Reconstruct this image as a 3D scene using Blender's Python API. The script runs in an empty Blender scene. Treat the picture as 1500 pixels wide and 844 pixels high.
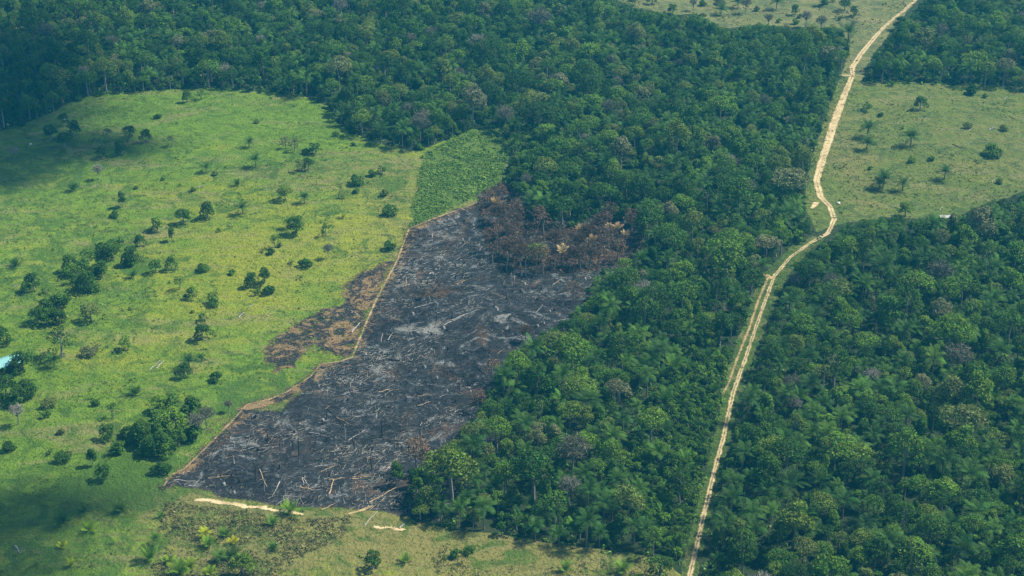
import bpy, math, random
import numpy as np
from mathutils import Vector
R = math.radians
SC = bpy.context.scene
COL = SC.collection
# ------------------------------------------------------------------ camera, sky, sun, exposure
CAM_H, PITCH, HFOV = 280.0, R(27.0), R(36.0)
cam = bpy.data.objects.new('camera', bpy.data.cameras.new('camera'))
COL.objects.link(cam)
cam.location = (0, 0, CAM_H)
cam.rotation_euler = (math.pi / 2 - PITCH, 0, 0)
cam.data.angle = HFOV
cam.data.clip_start, cam.data.clip_end = 1.0, 30000.0
SC.camera = cam

SUN_EL = R(52.0)
SUN_H = Vector((0.94, 0.34)).normalized()
SUN_DIR = Vector((SUN_H.x * math.cos(SUN_EL), SUN_H.y * math.cos(SUN_EL), math.sin(SUN_EL)))
world = bpy.data.worlds.new("World")
SC.world = world
world.use_nodes = True
wn = world.node_tree
sky = wn.nodes.new('ShaderNodeTexSky')
sky.sky_type = 'NISHITA'
sky.sun_disc = False
sky.sun_elevation = SUN_EL
sky.sun_rotation = math.atan2(SUN_H.x, SUN_H.y)
wn.links.new(sky.outputs[0], wn.nodes['Background'].inputs[0])
wn.nodes['Background'].inputs[1].default_value = 0.075
sl = bpy.data.lights.new('sun', 'SUN')
sl.energy, sl.angle, sl.color = 4.2, R(1.3), (1.0, 0.92, 0.74)
sun = bpy.data.objects.new('sun', sl)
COL.objects.link(sun)
sun.rotation_euler = SUN_DIR.to_track_quat('Z', 'Y').to_euler()
SC.view_settings.view_transform = 'Standard'
SC.view_settings.look = 'None'
SC.view_settings.exposure = 1.0
SC.view_settings.gamma = 1.0
SC.view_settings.use_curve_mapping = False
SC.cycles.max_bounces = 5
SC.cycles.diffuse_bounces = 2
SC.cycles.transmission_bounces = 2
SC.cycles.volume_bounces = 0
SC.cycles.transparent_max_bounces = 24
SC.cycles.use_denoising = True
HAZE_COL, HAZE_DENS = (0.03, 0.50, 0.86, 1), 0.000152

# ------------------------------------------------------------------ terrain and pixel helpers
FPX = 750.0 / math.tan(HFOV / 2)          # focal length in pixels of the 1500 px photograph
CP, SP = math.cos(PITCH), math.sin(PITCH)

def terrain(x, y):
    return (1.3 * np.sin(x / 61.0 + 0.7) * np.cos(y / 83.0) + 0.8 * np.sin(x / 29.0 + y / 37.0)
            + 0.45 * np.sin(y / 17.0 - x / 23.0 + 1.0))

def at(px, py):
    """ground point seen at a pixel of the photograph (1500 x 844)"""
    u, v = (px - 750.0) / FPX, (422.0 - py) / FPX
    dx, dy, dz = u, CP + v * SP, -SP + v * CP
    z = 0.0
    for _ in range(6):
        t = (z - CAM_H) / dz
        z = float(terrain(dx * t, dy * t))
    t = (z - CAM_H) / dz
    return np.array((dx * t, dy * t))

def proj(x, y, z):
    """pixel of a world point"""
    zz = z - CAM_H
    d = y * CP - zz * SP
    return 750.0 + FPX * x / d, 422.0 - FPX * (y * SP + zz * CP) / d

def mpp(px, py):
    """metres per photo pixel at the ground point"""
    p = at(px, py)
    return math.sqrt(p[0] ** 2 + p[1] ** 2 + CAM_H ** 2) / FPX

def _hash(ix, iy, s):
    h = (ix.astype(np.int64) * 374761393 + iy.astype(np.int64) * 668265263 + s * 974634777) & 0x7fffffff
    h = ((h ^ (h >> 13)) * 1274126177) & 0x7fffffff
    h = h ^ (h >> 16)
    return (h & 0xffff) / 65535.0

def vnoise(x, y, s=0):
    x = np.asarray(x, float); y = np.asarray(y, float)
    ix, iy = np.floor(x), np.floor(y)
    fx, fy = x - ix, y - iy
    fx, fy = fx * fx * (3 - 2 * fx), fy * fy * (3 - 2 * fy)
    a, b = _hash(ix, iy, s), _hash(ix + 1, iy, s)
    c, d = _hash(ix, iy + 1, s), _hash(ix + 1, iy + 1, s)
    return (a * (1 - fx) + b * fx) * (1 - fy) + (c * (1 - fx) + d * fx) * fy

def fbm(x, y, s=0, o=3):
    t, a, n = 0.0, 0.5, 0.0
    for i in range(o):
        t = t + a * vnoise(np.asarray(x) * 2 ** i, np.asarray(y) * 2 ** i, s + i)
        n += a; a *= 0.5
    return t / n

def inside(poly, x, y):
    x = np.asarray(x, float); y = np.asarray(y, float)
    r = np.zeros(np.broadcast(x, y).shape, bool)
    n = len(poly)
    for i in range(n):
        x0, y0 = poly[i]; x1, y1 = poly[(i + 1) % n]
        if y0 == y1: continue
        c = ((y0 > y) != (y1 > y)) & (x < (x1 - x0) * (y - y0) / (y1 - y0) + x0)
        r ^= c
    return r

def segdist(line, x, y, closed=False, vals=None):
    """distance to a polyline, interpolated value and signed side"""
    best = np.full(np.shape(x), 1e9); val = np.zeros(np.shape(x)); side = np.zeros(np.shape(x))
    n = len(line)
    for i in range(n if closed else n - 1):
        a = line[i]; b = line[(i + 1) % n]
        d = (b[0] - a[0], b[1] - a[1]); L = d[0] ** 2 + d[1] ** 2 + 1e-9
        t = np.clip(((x - a[0]) * d[0] + (y - a[1]) * d[1]) / L, 0, 1)
        ex, ey = x - a[0] - t * d[0], y - a[1] - t * d[1]
        q = np.hypot(ex, ey)
        m = q < best
        best = np.where(m, q, best)
        if vals is not None: val = np.where(m, vals[i] * (1 - t) + vals[(i + 1) % n] * t, val)
        side = np.where(m, np.sign(d[0] * ey - d[1] * ex), side)
    return best, val, side

def wpoly(pts): return [tuple(at(*p[:2])) for p in pts]

# ------------------------------------------------------------------ mesh helpers
def make_mesh(name, verts, faces, mat=None, attrs=None, smooth=False):
    me = bpy.data.meshes.new(name)
    verts = np.asarray(verts, np.float32)
    if isinstance(faces, np.ndarray):
        n, k = faces.shape
        me.vertices.add(len(verts)); me.vertices.foreach_set('co', verts.ravel())
        me.loops.add(n * k); me.loops.foreach_set('vertex_index', faces.astype(np.int32).ravel())
        me.polygons.add(n); me.polygons.foreach_set('loop_start', np.arange(0, n * k, k, dtype=np.int32))
    else:
        me.from_pydata(verts.tolist(), [], [list(f) for f in faces])
    for k, v in (attrs or {}).items():
        a = me.attributes.new(k, 'FLOAT', 'POINT'); a.data.foreach_set('value', np.asarray(v, np.float32))
    if mat is not None: me.materials.append(mat)
    me.update(calc_edges=True)
    if smooth: me.polygons.foreach_set('use_smooth', np.ones(len(me.polygons), bool))
    return me

class Geo:
    def __init__(s): s.v, s.f, s.n, s.a = [], [], 0, []
    def add(s, v, f, a=0.5):
        v = np.asarray(v, float); s.v.append(v)
        s.a.append(np.full(len(v), a) if np.isscalar(a) else np.asarray(a))
        s.f += [tuple(i + s.n for i in q) for q in f]; s.n += len(v)
    def tube(s, pts, rad, sides=6, cap=True, a=0.5):
        pts = np.asarray(pts, float); n = len(pts); V = []
        for i in range(n):
            t = pts[min(i + 1, n - 1)] - pts[max(i - 1, 0)]; t /= np.linalg.norm(t) + 1e-9
            u = np.cross(t, (0.31, 0.9, 0.2)); u /= np.linalg.norm(u) + 1e-9; w = np.cross(t, u)
            for k in range(sides):
                an = 2 * math.pi * k / sides
                V.append(pts[i] + rad[i] * (math.cos(an) * u + math.sin(an) * w))
        F = [(i * sides + k, i * sides + (k + 1) % sides, (i + 1) * sides + (k + 1) % sides, (i + 1) * sides + k)
             for i in range(n - 1) for k in range(sides)]
        if cap: F += [tuple(range(sides))[::-1], tuple((n - 1) * sides + k for k in range(sides))]
        s.add(V, F, a)
    def box(s, c, d, rz=0.0, a=0.5):
        c = np.asarray(c, float); x, y, z = [q / 2 for q in d]; co, si = math.cos(rz), math.sin(rz)
        V = [(c[0] + i * x * co - j * y * si, c[1] + i * x * si + j * y * co, c[2] + k * z)
             for i in (-1, 1) for j in (-1, 1) for k in (-1, 1)]
        s.add(V, [(0, 1, 3, 2), (4, 6, 7, 5), (0, 4, 5, 1), (2, 3, 7, 6), (0, 2, 6, 4), (1, 5, 7, 3)], a)
    def mesh(s, name, mat, smooth=False):
        return make_mesh(name, np.concatenate(s.v), s.f, mat, {'shade': np.concatenate(s.a)}, smooth)

def quads(c, nrm, size, asp, rng, fold=0.18):
    """leaf clumps: one folded quad at each centre"""
    n = len(c)
    nrm = nrm / (np.linalg.norm(nrm, axis=1, keepdims=True) + 1e-9)
    h = rng.normal(size=(n, 3)); u = np.cross(nrm, h); u /= np.linalg.norm(u, axis=1, keepdims=True) + 1e-9
    w = np.cross(nrm, u); size = np.broadcast_to(size, (n,))[:, None]; asp = np.broadcast_to(asp, (n,))[:, None]
    k = nrm * size * fold
    V = np.stack([c - u * size + k * .2, c + w * size * asp - k, c + u * size + k * .5, c - w * size * asp - k], 1).reshape(-1, 3)
    F = np.arange(4 * n).reshape(n, 4)
    return V, F

def link(name, data, parent=None, loc=None, rz=None, scale=None):
    o = bpy.data.objects.new(name, data); COL.objects.link(o)
    if parent is not None: o.parent = parent
    if loc is not None: o.location = loc
    if rz is not None: o.rotation_euler = (0, 0, rz)
    if scale is not None: o.scale = scale
    return o

def tag(o, label=None, cat=None, group=None, kind=None):
    if label: o['label'] = label
    if cat: o['category'] = cat
    if group: o['group'] = group
    if kind: o['kind'] = kind
    return o

# ------------------------------------------------------------------ materials
def nmat(name):
    m = bpy.data.materials.new(name); m.use_nodes = True
    nt = m.node_tree; b = nt.nodes['Principled BSDF']
    b.inputs['Roughness'].default_value = 0.9
    b.inputs['Specular IOR Level'].default_value = 0.15
    return m, nt, b

def N(nt, t, **kw):
    n = nt.nodes.new(t)
    for k, v in kw.items():
        if hasattr(n, k): setattr(n, k, v)
        else: n.inputs[k.replace('_', ' ')].default_value = v
    return n

def noise(nt, scale, detail=4, rough=0.6, vec=None, dist=0.0):
    n = N(nt, 'ShaderNodeTexNoise'); n.inputs['Scale'].default_value = scale
    n.inputs['Detail'].default_value = detail; n.inputs['Roughness'].default_value = rough
    n.inputs['Distortion'].default_value = dist
    if vec is None:
        g = N(nt, 'ShaderNodeNewGeometry'); vec = g.outputs['Position']
    nt.links.new(vec, n.inputs['Vector'])
    return n.outputs['Fac']

def ramp(nt, fac, stops, interp='LINEAR'):
    r = N(nt, 'ShaderNodeValToRGB'); e = r.color_ramp.elements; r.color_ramp.interpolation = interp
    while len(e) < len(stops): e.new(0.5)
    for q, (p, c) in zip(e, stops):
        q.position = p; q.color = (*c, 1) if len(c) == 3 else c
    if fac is not None: nt.links.new(fac, r.inputs[0])
    return r.outputs[0]

def mix(nt, fac, a, b, mode='MIX'):
    m = N(nt, 'ShaderNodeMix', data_type='RGBA', blend_type=mode)
    for s, v in ((0, fac), (6, a), (7, b)):
        if isinstance(v, (int, float)): m.inputs[s].default_value = v
        elif isinstance(v, tuple): m.inputs[s].default_value = (*v, 1)
        else: nt.links.new(v, m.inputs[s])
    return m.outputs[2]

def math_(nt, op, a, b=None, c=None):
    m = N(nt, 'ShaderNodeMath', operation=op)
    for i, v in enumerate((a, b, c)):
        if v is None: continue
        if isinstance(v, (int, float)): m.inputs[i].default_value = v
        else: nt.links.new(v, m.inputs[i])
    return m.outputs[0]

def smooth(nt, v, lo, hi):
    m = N(nt, 'ShaderNodeMapRange', interpolation_type='SMOOTHSTEP')
    nt.links.new(v, m.inputs[0]); m.inputs[1].default_value = lo; m.inputs[2].default_value = hi
    return m.outputs[0]

def attr(nt, name, kind='GEOMETRY'):
    a = N(nt, 'ShaderNodeAttribute'); a.attribute_type = kind; a.attribute_name = name
    return a.outputs['Fac']

def bump(nt, b, h, strength, dist):
    n = N(nt, 'ShaderNodeBump'); n.inputs['Strength'].default_value = strength; n.inputs['Distance'].default_value = dist
    nt.links.new(h, n.inputs['Height']); nt.links.new(n.outputs[0], b.inputs['Normal'])

def foliage_mat(name, stops, transl=0.3, patch=0.22):
    m, nt, b = nmat(name)
    t = attr(nt, 'tint', 'INSTANCER')
    sh = attr(nt, 'shade')
    base = ramp(nt, t, stops)
    hsv = N(nt, 'ShaderNodeHueSaturation'); nt.links.new(base, hsv.inputs['Color'])
    big = noise(nt, 0.02, 2)
    v = math_(nt, 'ADD', math_(nt, 'MULTIPLY', sh, 1.0), 0.55)
    v = math_(nt, 'MULTIPLY', v, math_(nt, 'ADD', math_(nt, 'MULTIPLY', big, patch * 2), 1 - patch))
    nt.links.new(v, hsv.inputs['Value'])
    nt.links.new(math_(nt, 'ADD', math_(nt, 'MULTIPLY', sh, 0.05), 0.475), hsv.inputs['Hue'])
    nt.links.new(hsv.outputs[0], b.inputs['Base Color'])
    b.inputs['Roughness'].default_value = 0.6; b.inputs['Specular IOR Level'].default_value = 0.12
    tr = N(nt, 'ShaderNodeBsdfTranslucent')
    nt.links.new(mix(nt, 0.5, hsv.outputs[0], (0.10, 0.16, 0.02)), tr.inputs[0])
    ms = N(nt, 'ShaderNodeMixShader'); ms.inputs[0].default_value = transl
    nt.links.new(b.outputs[0], ms.inputs[1]); nt.links.new(tr.outputs[0], ms.inputs[2])
    nt.links.new(ms.outputs[0], nt.nodes['Material Output'].inputs[0])
    return m

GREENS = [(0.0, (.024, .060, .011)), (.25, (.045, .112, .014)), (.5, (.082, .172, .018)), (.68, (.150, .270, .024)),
          (.80, (.140, .205, .030)), (.92, (.160, .195, .060)), (1.0, (.185, .190, .105))]
PALMG = [(0.0, (.025, .072, .014)), (.4, (.052, .128, .018)), (.7, (.105, .215, .022)), (.88, (.23, .34, .012)), (1.0, (.43, .43, .02))]
M_LEAF = foliage_mat('broad_leaves', GREENS)
M_PALM = foliage_mat('palm_fronds', PALMG, 0.22)
M_SHRUB = foliage_mat('shrub_leaves', GREENS, 0.3, 0.1)
M_TWIG = foliage_mat('bare_twigs', [(0, (.115, .120, .080)), (.5, (.165, .165, .120)), (1, (.28, .275, .23))], 0.0, 0.1)
M_SCORCH = foliage_mat('scorched_leaves', [(0, (.100, .066, .054)), (.4, (.145, .090, .065)), (.75, (.22, .135, .075)), (1, (.13, .14, .05))], 0.15, 0.1)
M_STRAW = foliage_mat('dead_fronds', [(0, (.20, .12, .06)), (.5, (.36, .25, .12)), (1, (.52, .42, .22))], 0.2, 0.1)

def bark_mat(name, a, b_, sc=3.0):
    m, nt, b = nmat(name)
    nt.links.new(ramp(nt, noise(nt, sc, 5), [(0.3, a), (0.7, b_)]), b.inputs['Base Color'])
    return m
M_BARK = bark_mat('pale_bark', (.13, .115, .10), (.36, .34, .31))
M_PBARK = bark_mat('palm_bark', (.10, .08, .06), (.26, .22, .17))
M_CHAR = bark_mat('charred_wood', (.010, .010, .012), (.055, .050, .050), 2.0)
M_ASHW = bark_mat('ash_coated_wood', (.16, .155, .15), (.48, .46, .43), 2.0)
M_TANW = bark_mat('dry_tan_wood', (.22, .15, .09), (.48, .36, .23), 2.0)
M_STONE = bark_mat('pale_stone', (.45, .44, .40), (.75, .74, .70), 1.5)
# ------------------------------------------------------------------ layout traced from the photograph (pixels of the 1500 x 844 picture)
PASTURE_LEFT = [(-260, 260), (-90, 222), (0, 193), (60, 172), (100, 152), (130, 140), (200, 134), (270, 130), (330, 130), (400, 136), (445, 141), (480, 155), (497, 184),
                (540, 206), (600, 223), (625, 216), (690, 190), (737, 187), (747, 225), (738, 262), (700, 286), (712, 300), (690, 320), (650, 400), (700, 520), (690, 610), (645, 660),
                (600, 690), (590, 742), (605, 764), (660, 774), (740, 785), (830, 800), (900, 808), (975, 818), (1000, 844), (1000, 960), (-260, 960)]
BURNT = [(598, 336), (640, 318), (697, 297), (706, 318), (712, 352), (735, 392), (800, 399), (872, 394), (858, 430), (832, 460), (782, 494), (738, 522), (716, 562), (695, 600),
         (690, 612), (640, 640), (610, 668), (570, 690), (590, 725), (600, 748), (540, 748), (430, 741), (340, 729), (250, 707), (274, 686), (300, 660), (330, 632),
         (358, 601), (410, 602), (440, 578), (468, 545), (515, 528), (530, 490), (548, 450), (565, 415), (582, 384)]
BURNT_HID = BURNT[:3] + [(700, 285), (742, 262), (790, 318), (850, 328), (880, 305), (945, 335), (940, 380), (900, 420), (860, 460), (800, 520), (760, 560), (740, 620), (720, 660), (680, 720), (640, 760)] + BURNT[20:]
BURNT_PATCH = [(577, 382), (548, 390), (520, 402), (503, 420), (507, 445), (478, 456), (446, 470), (412, 488), (386, 512), (394, 528), (401, 547), (428, 537), (446, 510),
               (462, 498), (482, 519), (512, 522), (526, 490), (543, 450), (560, 415)]
SCRUB = [(622, 224), (690, 192), (736, 188), (745, 225), (738, 262), (702, 288), (650, 312), (600, 334), (604, 300), (612, 262)]
ROUGH = [(245, 735), (330, 745), (440, 762), (520, 755), (500, 790), (430, 820), (350, 960), (200, 960), (225, 800)]
ROUGH_B = [(630, 800), (720, 800), (850, 812), (960, 825), (960, 960), (760, 960), (640, 850)]
PASTURE_RIGHT = [(1262, 119), (1340, 121), (1430, 125), (1500, 133), (1640, 143), (1800, 150), (1800, 276), (1640, 278), (1500, 281), (1440, 300), (1395, 320), (1290, 318), (1228, 330), (1195, 340),
                 (1178, 300), (1184, 265), (1190, 230), (1207, 180), (1222, 130), (1232, 112)]
PASTURE_TOP = [(905, -90), (905, 0), (930, 12), (985, 22), (1020, 20), (1062, 42), (1110, 36), (1160, 40), (1235, 42), (1245, 72), (1232, 112), (1262, 119), (1275, 85), (1312, 38), (1345, 0), (1420, -90)]
VERGE = [(975, 960), (1000, 820), (1018, 750), (1033, 690), (1048, 630), (1058, 570), (1074, 515), (1096, 455), (1114, 408), (1132, 388), (1162, 358), (1190, 346), (1206, 350),
         (1168, 386), (1148, 415), (1128, 465), (1106, 520), (1086, 575), (1071, 640), (1055, 700), (1036, 780), (1022, 844), (1005, 960)]
LOWVEG = [(925, 640), (960, 560), (1010, 520), (1045, 520), (1072, 515), (1048, 630), (1018, 750), (1000, 820), (975, 818), (940, 800), (915, 740)]
SCORCHED = [(698, 288), (742, 268), (785, 325), (850, 335), (880, 312), (935, 338), (935, 372), (880, 398), (800, 402), (735, 396), (710, 352)]
ROAD = [(985, 960, 13), (1010, 844, 12), (1025, 780, 11.5), (1044, 700, 10.5), (1060, 640, 9.5), (1074, 575, 8.5), (1094, 520, 8), (1114, 460, 7.5), (1134, 405, 8), (1158, 377, 8), (1186, 357, 8), (1213, 342, 11),
        (1222, 322, 12), (1216, 303, 14), (1202, 289, 16), (1196, 265, 16), (1206, 230, 18), (1222, 180, 19), (1240, 132, 15), (1249, 110, 11), (1248, 100, 13), (1262, 78, 13),
        (1282, 54, 10), (1297, 38, 8), (1325, 15, 8), (1336, 5, 7), (1365, -20, 7), (1480, -100, 7)]
SIDE_TRACK = [(1045, 600, 4), (1066, 565, 5), (1082, 520, 5), (1098, 480, 6), (1111, 440, 6), (1126, 404, 8)]
PATH = [(700, 297, 3.4), (690, 301, 3.6), (640, 319, 4), (599, 336, 4), (583, 380, 4.5), (566, 412, 5), (548, 447, 5.5), (532, 485, 6), (516, 524, 6), (498, 530, 4), (470, 534, 4), (455, 552, 3.5), (420, 575, 3.5),
        (396, 585, 3.5), (362, 593, 3.5), (345, 612, 3.2), (318, 640, 3.2), (296, 662, 3.2), (272, 686, 3.2), (250, 697, 3.2), (240, 712, 3)]
PATH_B = [(590, 450, 0), (604, 330, 2.2), (606, 300, 2.2), (612, 262, 2.2), (622, 226, 2)]
SAND = [(288, 733, 4), (303, 733, 9), (322, 737, 8), (341, 738, 10), (362, 743, 8), (384, 744, 9), (404, 749, 6), (424, 749, 7), (444, 754, 3)]
SAND_B = [(545, 771, 2), (556, 774, 5), (570, 773, 4), (582, 777, 5), (594, 776, 2)]
SAND_C = [(512, 753, 3), (530, 748, 6), (545, 742, 3)]
SAND_D = [(1190, 305, 6), (1196, 298, 8)]
SAND_E = [(1222, 110, 3), (1246, 111, 5)]
SAND_F = [(1228, 344, 5), (1238, 340, 6)]
SAND_G = [(1119, 402, 6), (1130, 408, 8)]

CELL = 1.0
def sheet(name, f, bbox, lift, cell, mat, extra=None):
    """a draped ground sheet where f(x, y) > 0, its border cut along f = 0"""
    x0, y0, x1, y1 = bbox
    xs = np.arange(x0, x1 + cell, cell); ys = np.arange(y0, y1 + cell, cell)
    X, Y = np.meshgrid(xs, ys); Fv = f(X, Y)
    pos = Fv > 0
    c4 = pos[:-1, :-1].astype(int) + pos[:-1, 1:] + pos[1:, :-1] + pos[1:, 1:]
    nx = len(xs); idx = np.arange(X.size).reshape(X.shape)
    full = np.argwhere(c4 == 4); part = np.argwhere((c4 > 0) & (c4 < 4))
    faces = [(idx[i, j], idx[i, j + 1], idx[i + 1, j + 1], idx[i + 1, j]) for i, j in full]
    ex, ey = [], []; base = X.size
    for i, j in part:
        q = ((i, j), (i, j + 1), (i + 1, j + 1), (i + 1, j)); poly = []
        for k in range(4):
            a, b = q[k], q[(k + 1) % 4]; fa, fb = Fv[a], Fv[b]
            if fa > 0: poly.append(idx[a])
            if (fa > 0) != (fb > 0):
                t = fa / (fa - fb)
                ex.append(X[a] + t * (X[b] - X[a])); ey.append(Y[a] + t * (Y[b] - Y[a]))
                poly.append(base + len(ex) - 1)
        if len(poly) >= 3: faces.append(tuple(poly))
    vx = np.concatenate([X.ravel(), ex]); vy = np.concatenate([Y.ravel(), ey])
    used = np.zeros(len(vx), bool)
    for q in faces: used[list(q)] = True
    new = np.cumsum(used) - 1
    vx, vy = vx[used], vy[used]
    verts = np.stack([vx, vy, terrain(vx, vy) + lift], 1)
    me = make_mesh(name, verts, [[int(new[i]) for i in q] for q in faces], mat, extra(vx, vy) if extra else None, True)
    o = link(name, me); tag(o, kind='structure')
    return o

def bbox_of(pts, m=4):
    a = np.array(pts)[:, :2]
    return a[:, 0].min() - m, a[:, 1].min() - m, a[:, 0].max() + m, a[:, 1].max() + m

def poly_f(poly, amp, sc, seed=0):
    def f(x, y):
        d, _, _ = segdist(poly, x, y, True)
        return np.where(inside(poly, x, y), d, -d) + amp * (fbm(x / sc, y / sc, seed) - 0.5) * 2
    return f

def line_f(pts, amp, sc, seed=0, grow=0.0, thin=1.0):
    P = [tuple(at(*p[:2])) for p in pts]; W = [p[2] * mpp(*p[:2]) / 2 * thin + grow for p in pts]
    def f(x, y):
        d, w, s = segdist(P, x, y, False, W)
        return w - d + amp * (fbm(x / sc, y / sc, seed, 4) - 0.5) * 2
    return f, P, W

def blobs(lst):
    B = [(tuple(at(p[0], p[1])), p[2], p[3], p[4]) for p in lst]
    def g(x, y):
        r = np.zeros(np.shape(x))
        for (c, rx, ry, v) in B:
            r = r + v * np.exp(-(((x - c[0]) / rx) ** 2 + ((y - c[1]) / ry) ** 2))
        return r
    return g

# ground below the forest, to the horizon
m, nt, b = nmat('forest_floor')
nt.links.new(ramp(nt, noise(nt, 0.35, 6), [(.3, (.012, .024, .010)), (.55, (.022, .038, .014)), (.75, (.04, .042, .02))]), b.inputs['Base Color'])
gx = np.concatenate([np.linspace(-6000, -420, 20), np.arange(-400, 401, 6.0), np.linspace(420, 6000, 20)])
gy = np.concatenate([np.linspace(-6000, 280, 16), np.arange(300, 1101, 6.0), np.linspace(1120, 6000, 20)])
GX, GY = np.meshgrid(gx, gy); gi = np.arange(GX.size).reshape(GX.shape)
gf = np.stack([gi[:-1, :-1], gi[:-1, 1:], gi[1:, 1:], gi[1:, :-1]], -1).reshape(-1, 4)
ground = link('ground', make_mesh('ground', np.stack([GX, GY, terrain(GX, GY)], -1).reshape(-1, 3), gf, m, None, True))
tag(ground, kind='structure')

# pastures
def pasture_mat(name, g1, g2, dry, bare, fine=1.0, worn=1.0):
    m, nt, b = nmat(name)
    geo = N(nt, 'ShaderNodeNewGeometry')
    mp = N(nt, 'ShaderNodeMapping'); nt.links.new(geo.outputs['Position'], mp.inputs[0])
    mp.inputs['Rotation'].default_value = (0, 0, .55); mp.inputs['Scale'].default_value = (.33, 1.0, 1.0)
    sv = mp.outputs[0]
    n1 = noise(nt, 0.035, 5, .62, dist=.6); n2 = noise(nt, 0.20, 6, .68, dist=.5); n3 = noise(nt, 1.1, 4, .65)
    s1 = noise(nt, 0.11, 6, .66, sv, .8); s2 = noise(nt, 0.45, 5, .65, sv, .6); n4 = noise(nt, .085, 5, .66, dist=1.6)
    c = ramp(nt, n2, [(.34, g1), (.60, g2)])
    d = math_(nt, 'ADD', attr(nt, 'dry'), math_(nt, 'MULTIPLY', math_(nt, 'SUBTRACT', n1, .5), 2.2))
    d = math_(nt, 'ADD', d, math_(nt, 'MULTIPLY', math_(nt, 'SUBTRACT', s1, .5), 2.6))
    c = mix(nt, math_(nt, 'MULTIPLY', smooth(nt, d, 0.0, 1.2), .88), c, dry)
    e = math_(nt, 'ADD', attr(nt, 'bare'), math_(nt, 'MULTIPLY', math_(nt, 'SUBTRACT', s2, .5), 2.0))
    e = math_(nt, 'ADD', e, math_(nt, 'MULTIPLY', math_(nt, 'SUBTRACT', n3, .5), 1.2))
    c = mix(nt, math_(nt, 'MULTIPLY', smooth(nt, e, .35, .95), .9), c, bare)
    n5 = noise(nt, .055, 5, .7, sv, 1.2)
    c = mix(nt, math_(nt, 'MULTIPLY', smooth(nt, n5, .50, .68), .75), c, (.225, .205, .090))
    dg = math_(nt, 'ADD', n4, math_(nt, 'MULTIPLY', attr(nt, 'lush'), .12))
    c = mix(nt, math_(nt, 'MULTIPLY', smooth(nt, dg, .47, .66), .85 * worn), c, (g1[0] * .60, g1[1] * .72, g1[2] * 1.0))
    c = mix(nt, math_(nt, 'MULTIPLY', smooth(nt, s2, .52, .70), .55), c, tuple(q * .50 for q in g1))
    c = mix(nt, math_(nt, 'MULTIPLY', smooth(nt, n3, .50, .72), .7), c, tuple(q * .55 for q in g1))
    nt.links.new(c, b.inputs['Base Color'])
    h = math_(nt, 'ADD', math_(nt, 'MULTIPLY', n2, 1.4), math_(nt, 'MULTIPLY', n3, .8))
    bump(nt, b, h, 1.0 * fine, 1.4)
    return m
M_PASTL = pasture_mat('green_pasture', (.082, .158, .016), (.138, .238, .022), (.250, .275, .028), (.195, .180, .065))
M_PASTR = pasture_mat('grazed_pasture', (.086, .132, .026), (.135, .182, .036), (.190, .190, .052), (.18, .155, .075))
M_PASTT = pasture_mat('dry_pasture', (.11, .145, .045), (.16, .18, .06), (.27, .25, .10), (.24, .20, .12))
dryL = blobs([(420, 400, 40, 50, .55), (470, 330, 35, 50, .45), (590, 290, 22, 70, .75), (560, 360, 14, 30, .6), (330, 360, 40, 50, .40), (250, 500, 60, 60, .35), (150, 550, 60, 60, .15), (250, 150, 120, 60, -.3), (40, 350, 40, 60, .3),
              (90, 680, 60, 40, -.3), (500, 820, 90, 40, .45), (800, 830, 90, 40, .5), (640, 800, 40, 40, .5), (100, 800, 60, 40, .0), (240, 290, 60, 60, .2)])
darkgreenL = blobs([(190, 670, 30, 18, .6), (230, 700, 30, 14, .8), (60, 715, 50, 12, .8), (340, 590, 25, 20, .7), (430, 240, 25, 16, .8), (560, 270, 25, 20, .7), (120, 400, 40, 40, .6), (60, 240, 60, 40, .8),
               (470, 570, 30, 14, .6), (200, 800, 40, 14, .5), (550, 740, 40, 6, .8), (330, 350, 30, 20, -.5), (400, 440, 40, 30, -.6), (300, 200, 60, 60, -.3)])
bareL = blobs([(480, 240, 25, 30, .42), (590, 250, 25, 40, .55), (575, 330, 18, 50, .52), (440, 300, 30, 40, .2), (330, 320, 18, 20, .25), (350, 790, 30, 25, .6), (620, 815, 110, 28, .26), (300, 800, 90, 30, .30), (180, 745, 40, 10, .25), (450, 578, 14, 8, .7), (410, 598, 14, 6, .6), (270, 730, 16, 6, .5), (160, 340, 30, 16, .2), (260, 260, 50, 20, .15), (380, 250, 40, 24, .2), (50, 330, 40, 30, .25), (480, 745, 20, 10, .5), (560, 790, 30, 15, .35),
               (720, 810, 40, 20, .45), (900, 825, 40, 18, .5), (620, 780, 20, 8, .5), (210, 700, 20, 10, .3), (310, 620, 14, 14, .5), (430, 590, 12, 12, .6), (60, 270, 60, 60, .25), (560, 430, 12, 30, .5)])
PL = wpoly(PASTURE_LEFT)
pasture = sheet('pasture', poly_f(PL, 1.2, 5), bbox_of(PL), 0.05, 1.2, M_PASTL, lambda x, y: {'dry': dryL(x, y), 'bare': bareL(x, y), 'lush': darkgreenL(x, y)})
PR = wpoly(PASTURE_RIGHT)
dryR = blobs([(1400, 170, 60, 50, .3), (1255, 250, 14, 120, .7), (1450, 240, 60, 30, .4)])
bareR = blobs([(1470, 190, 60, 60, .38), (1245, 250, 8, 80, .4), (1400, 290, 60, 15, .3), (1360, 220, 70, 40, .15)])
sheet('pasture', poly_f(PR, 1.2, 5, 3), bbox_of(PR), 0.06, 1.5, M_PASTR, lambda x, y: {'dry': dryR(x, y), 'bare': bareR(x, y)})
PT = wpoly(PASTURE_TOP)
sheet('pasture', poly_f(PT, 1.2, 5, 5), bbox_of(PT), 0.055, 2.0, M_PASTT, lambda x, y: {'dry': 0 * x + .35, 'bare': 0 * x + .2})
PV = wpoly(VERGE)
M_VERGE = pasture_mat('verge_grass', (.042, .092, .016), (.075, .125, .022), (.15, .15, .045), (.20, .16, .07))
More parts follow.
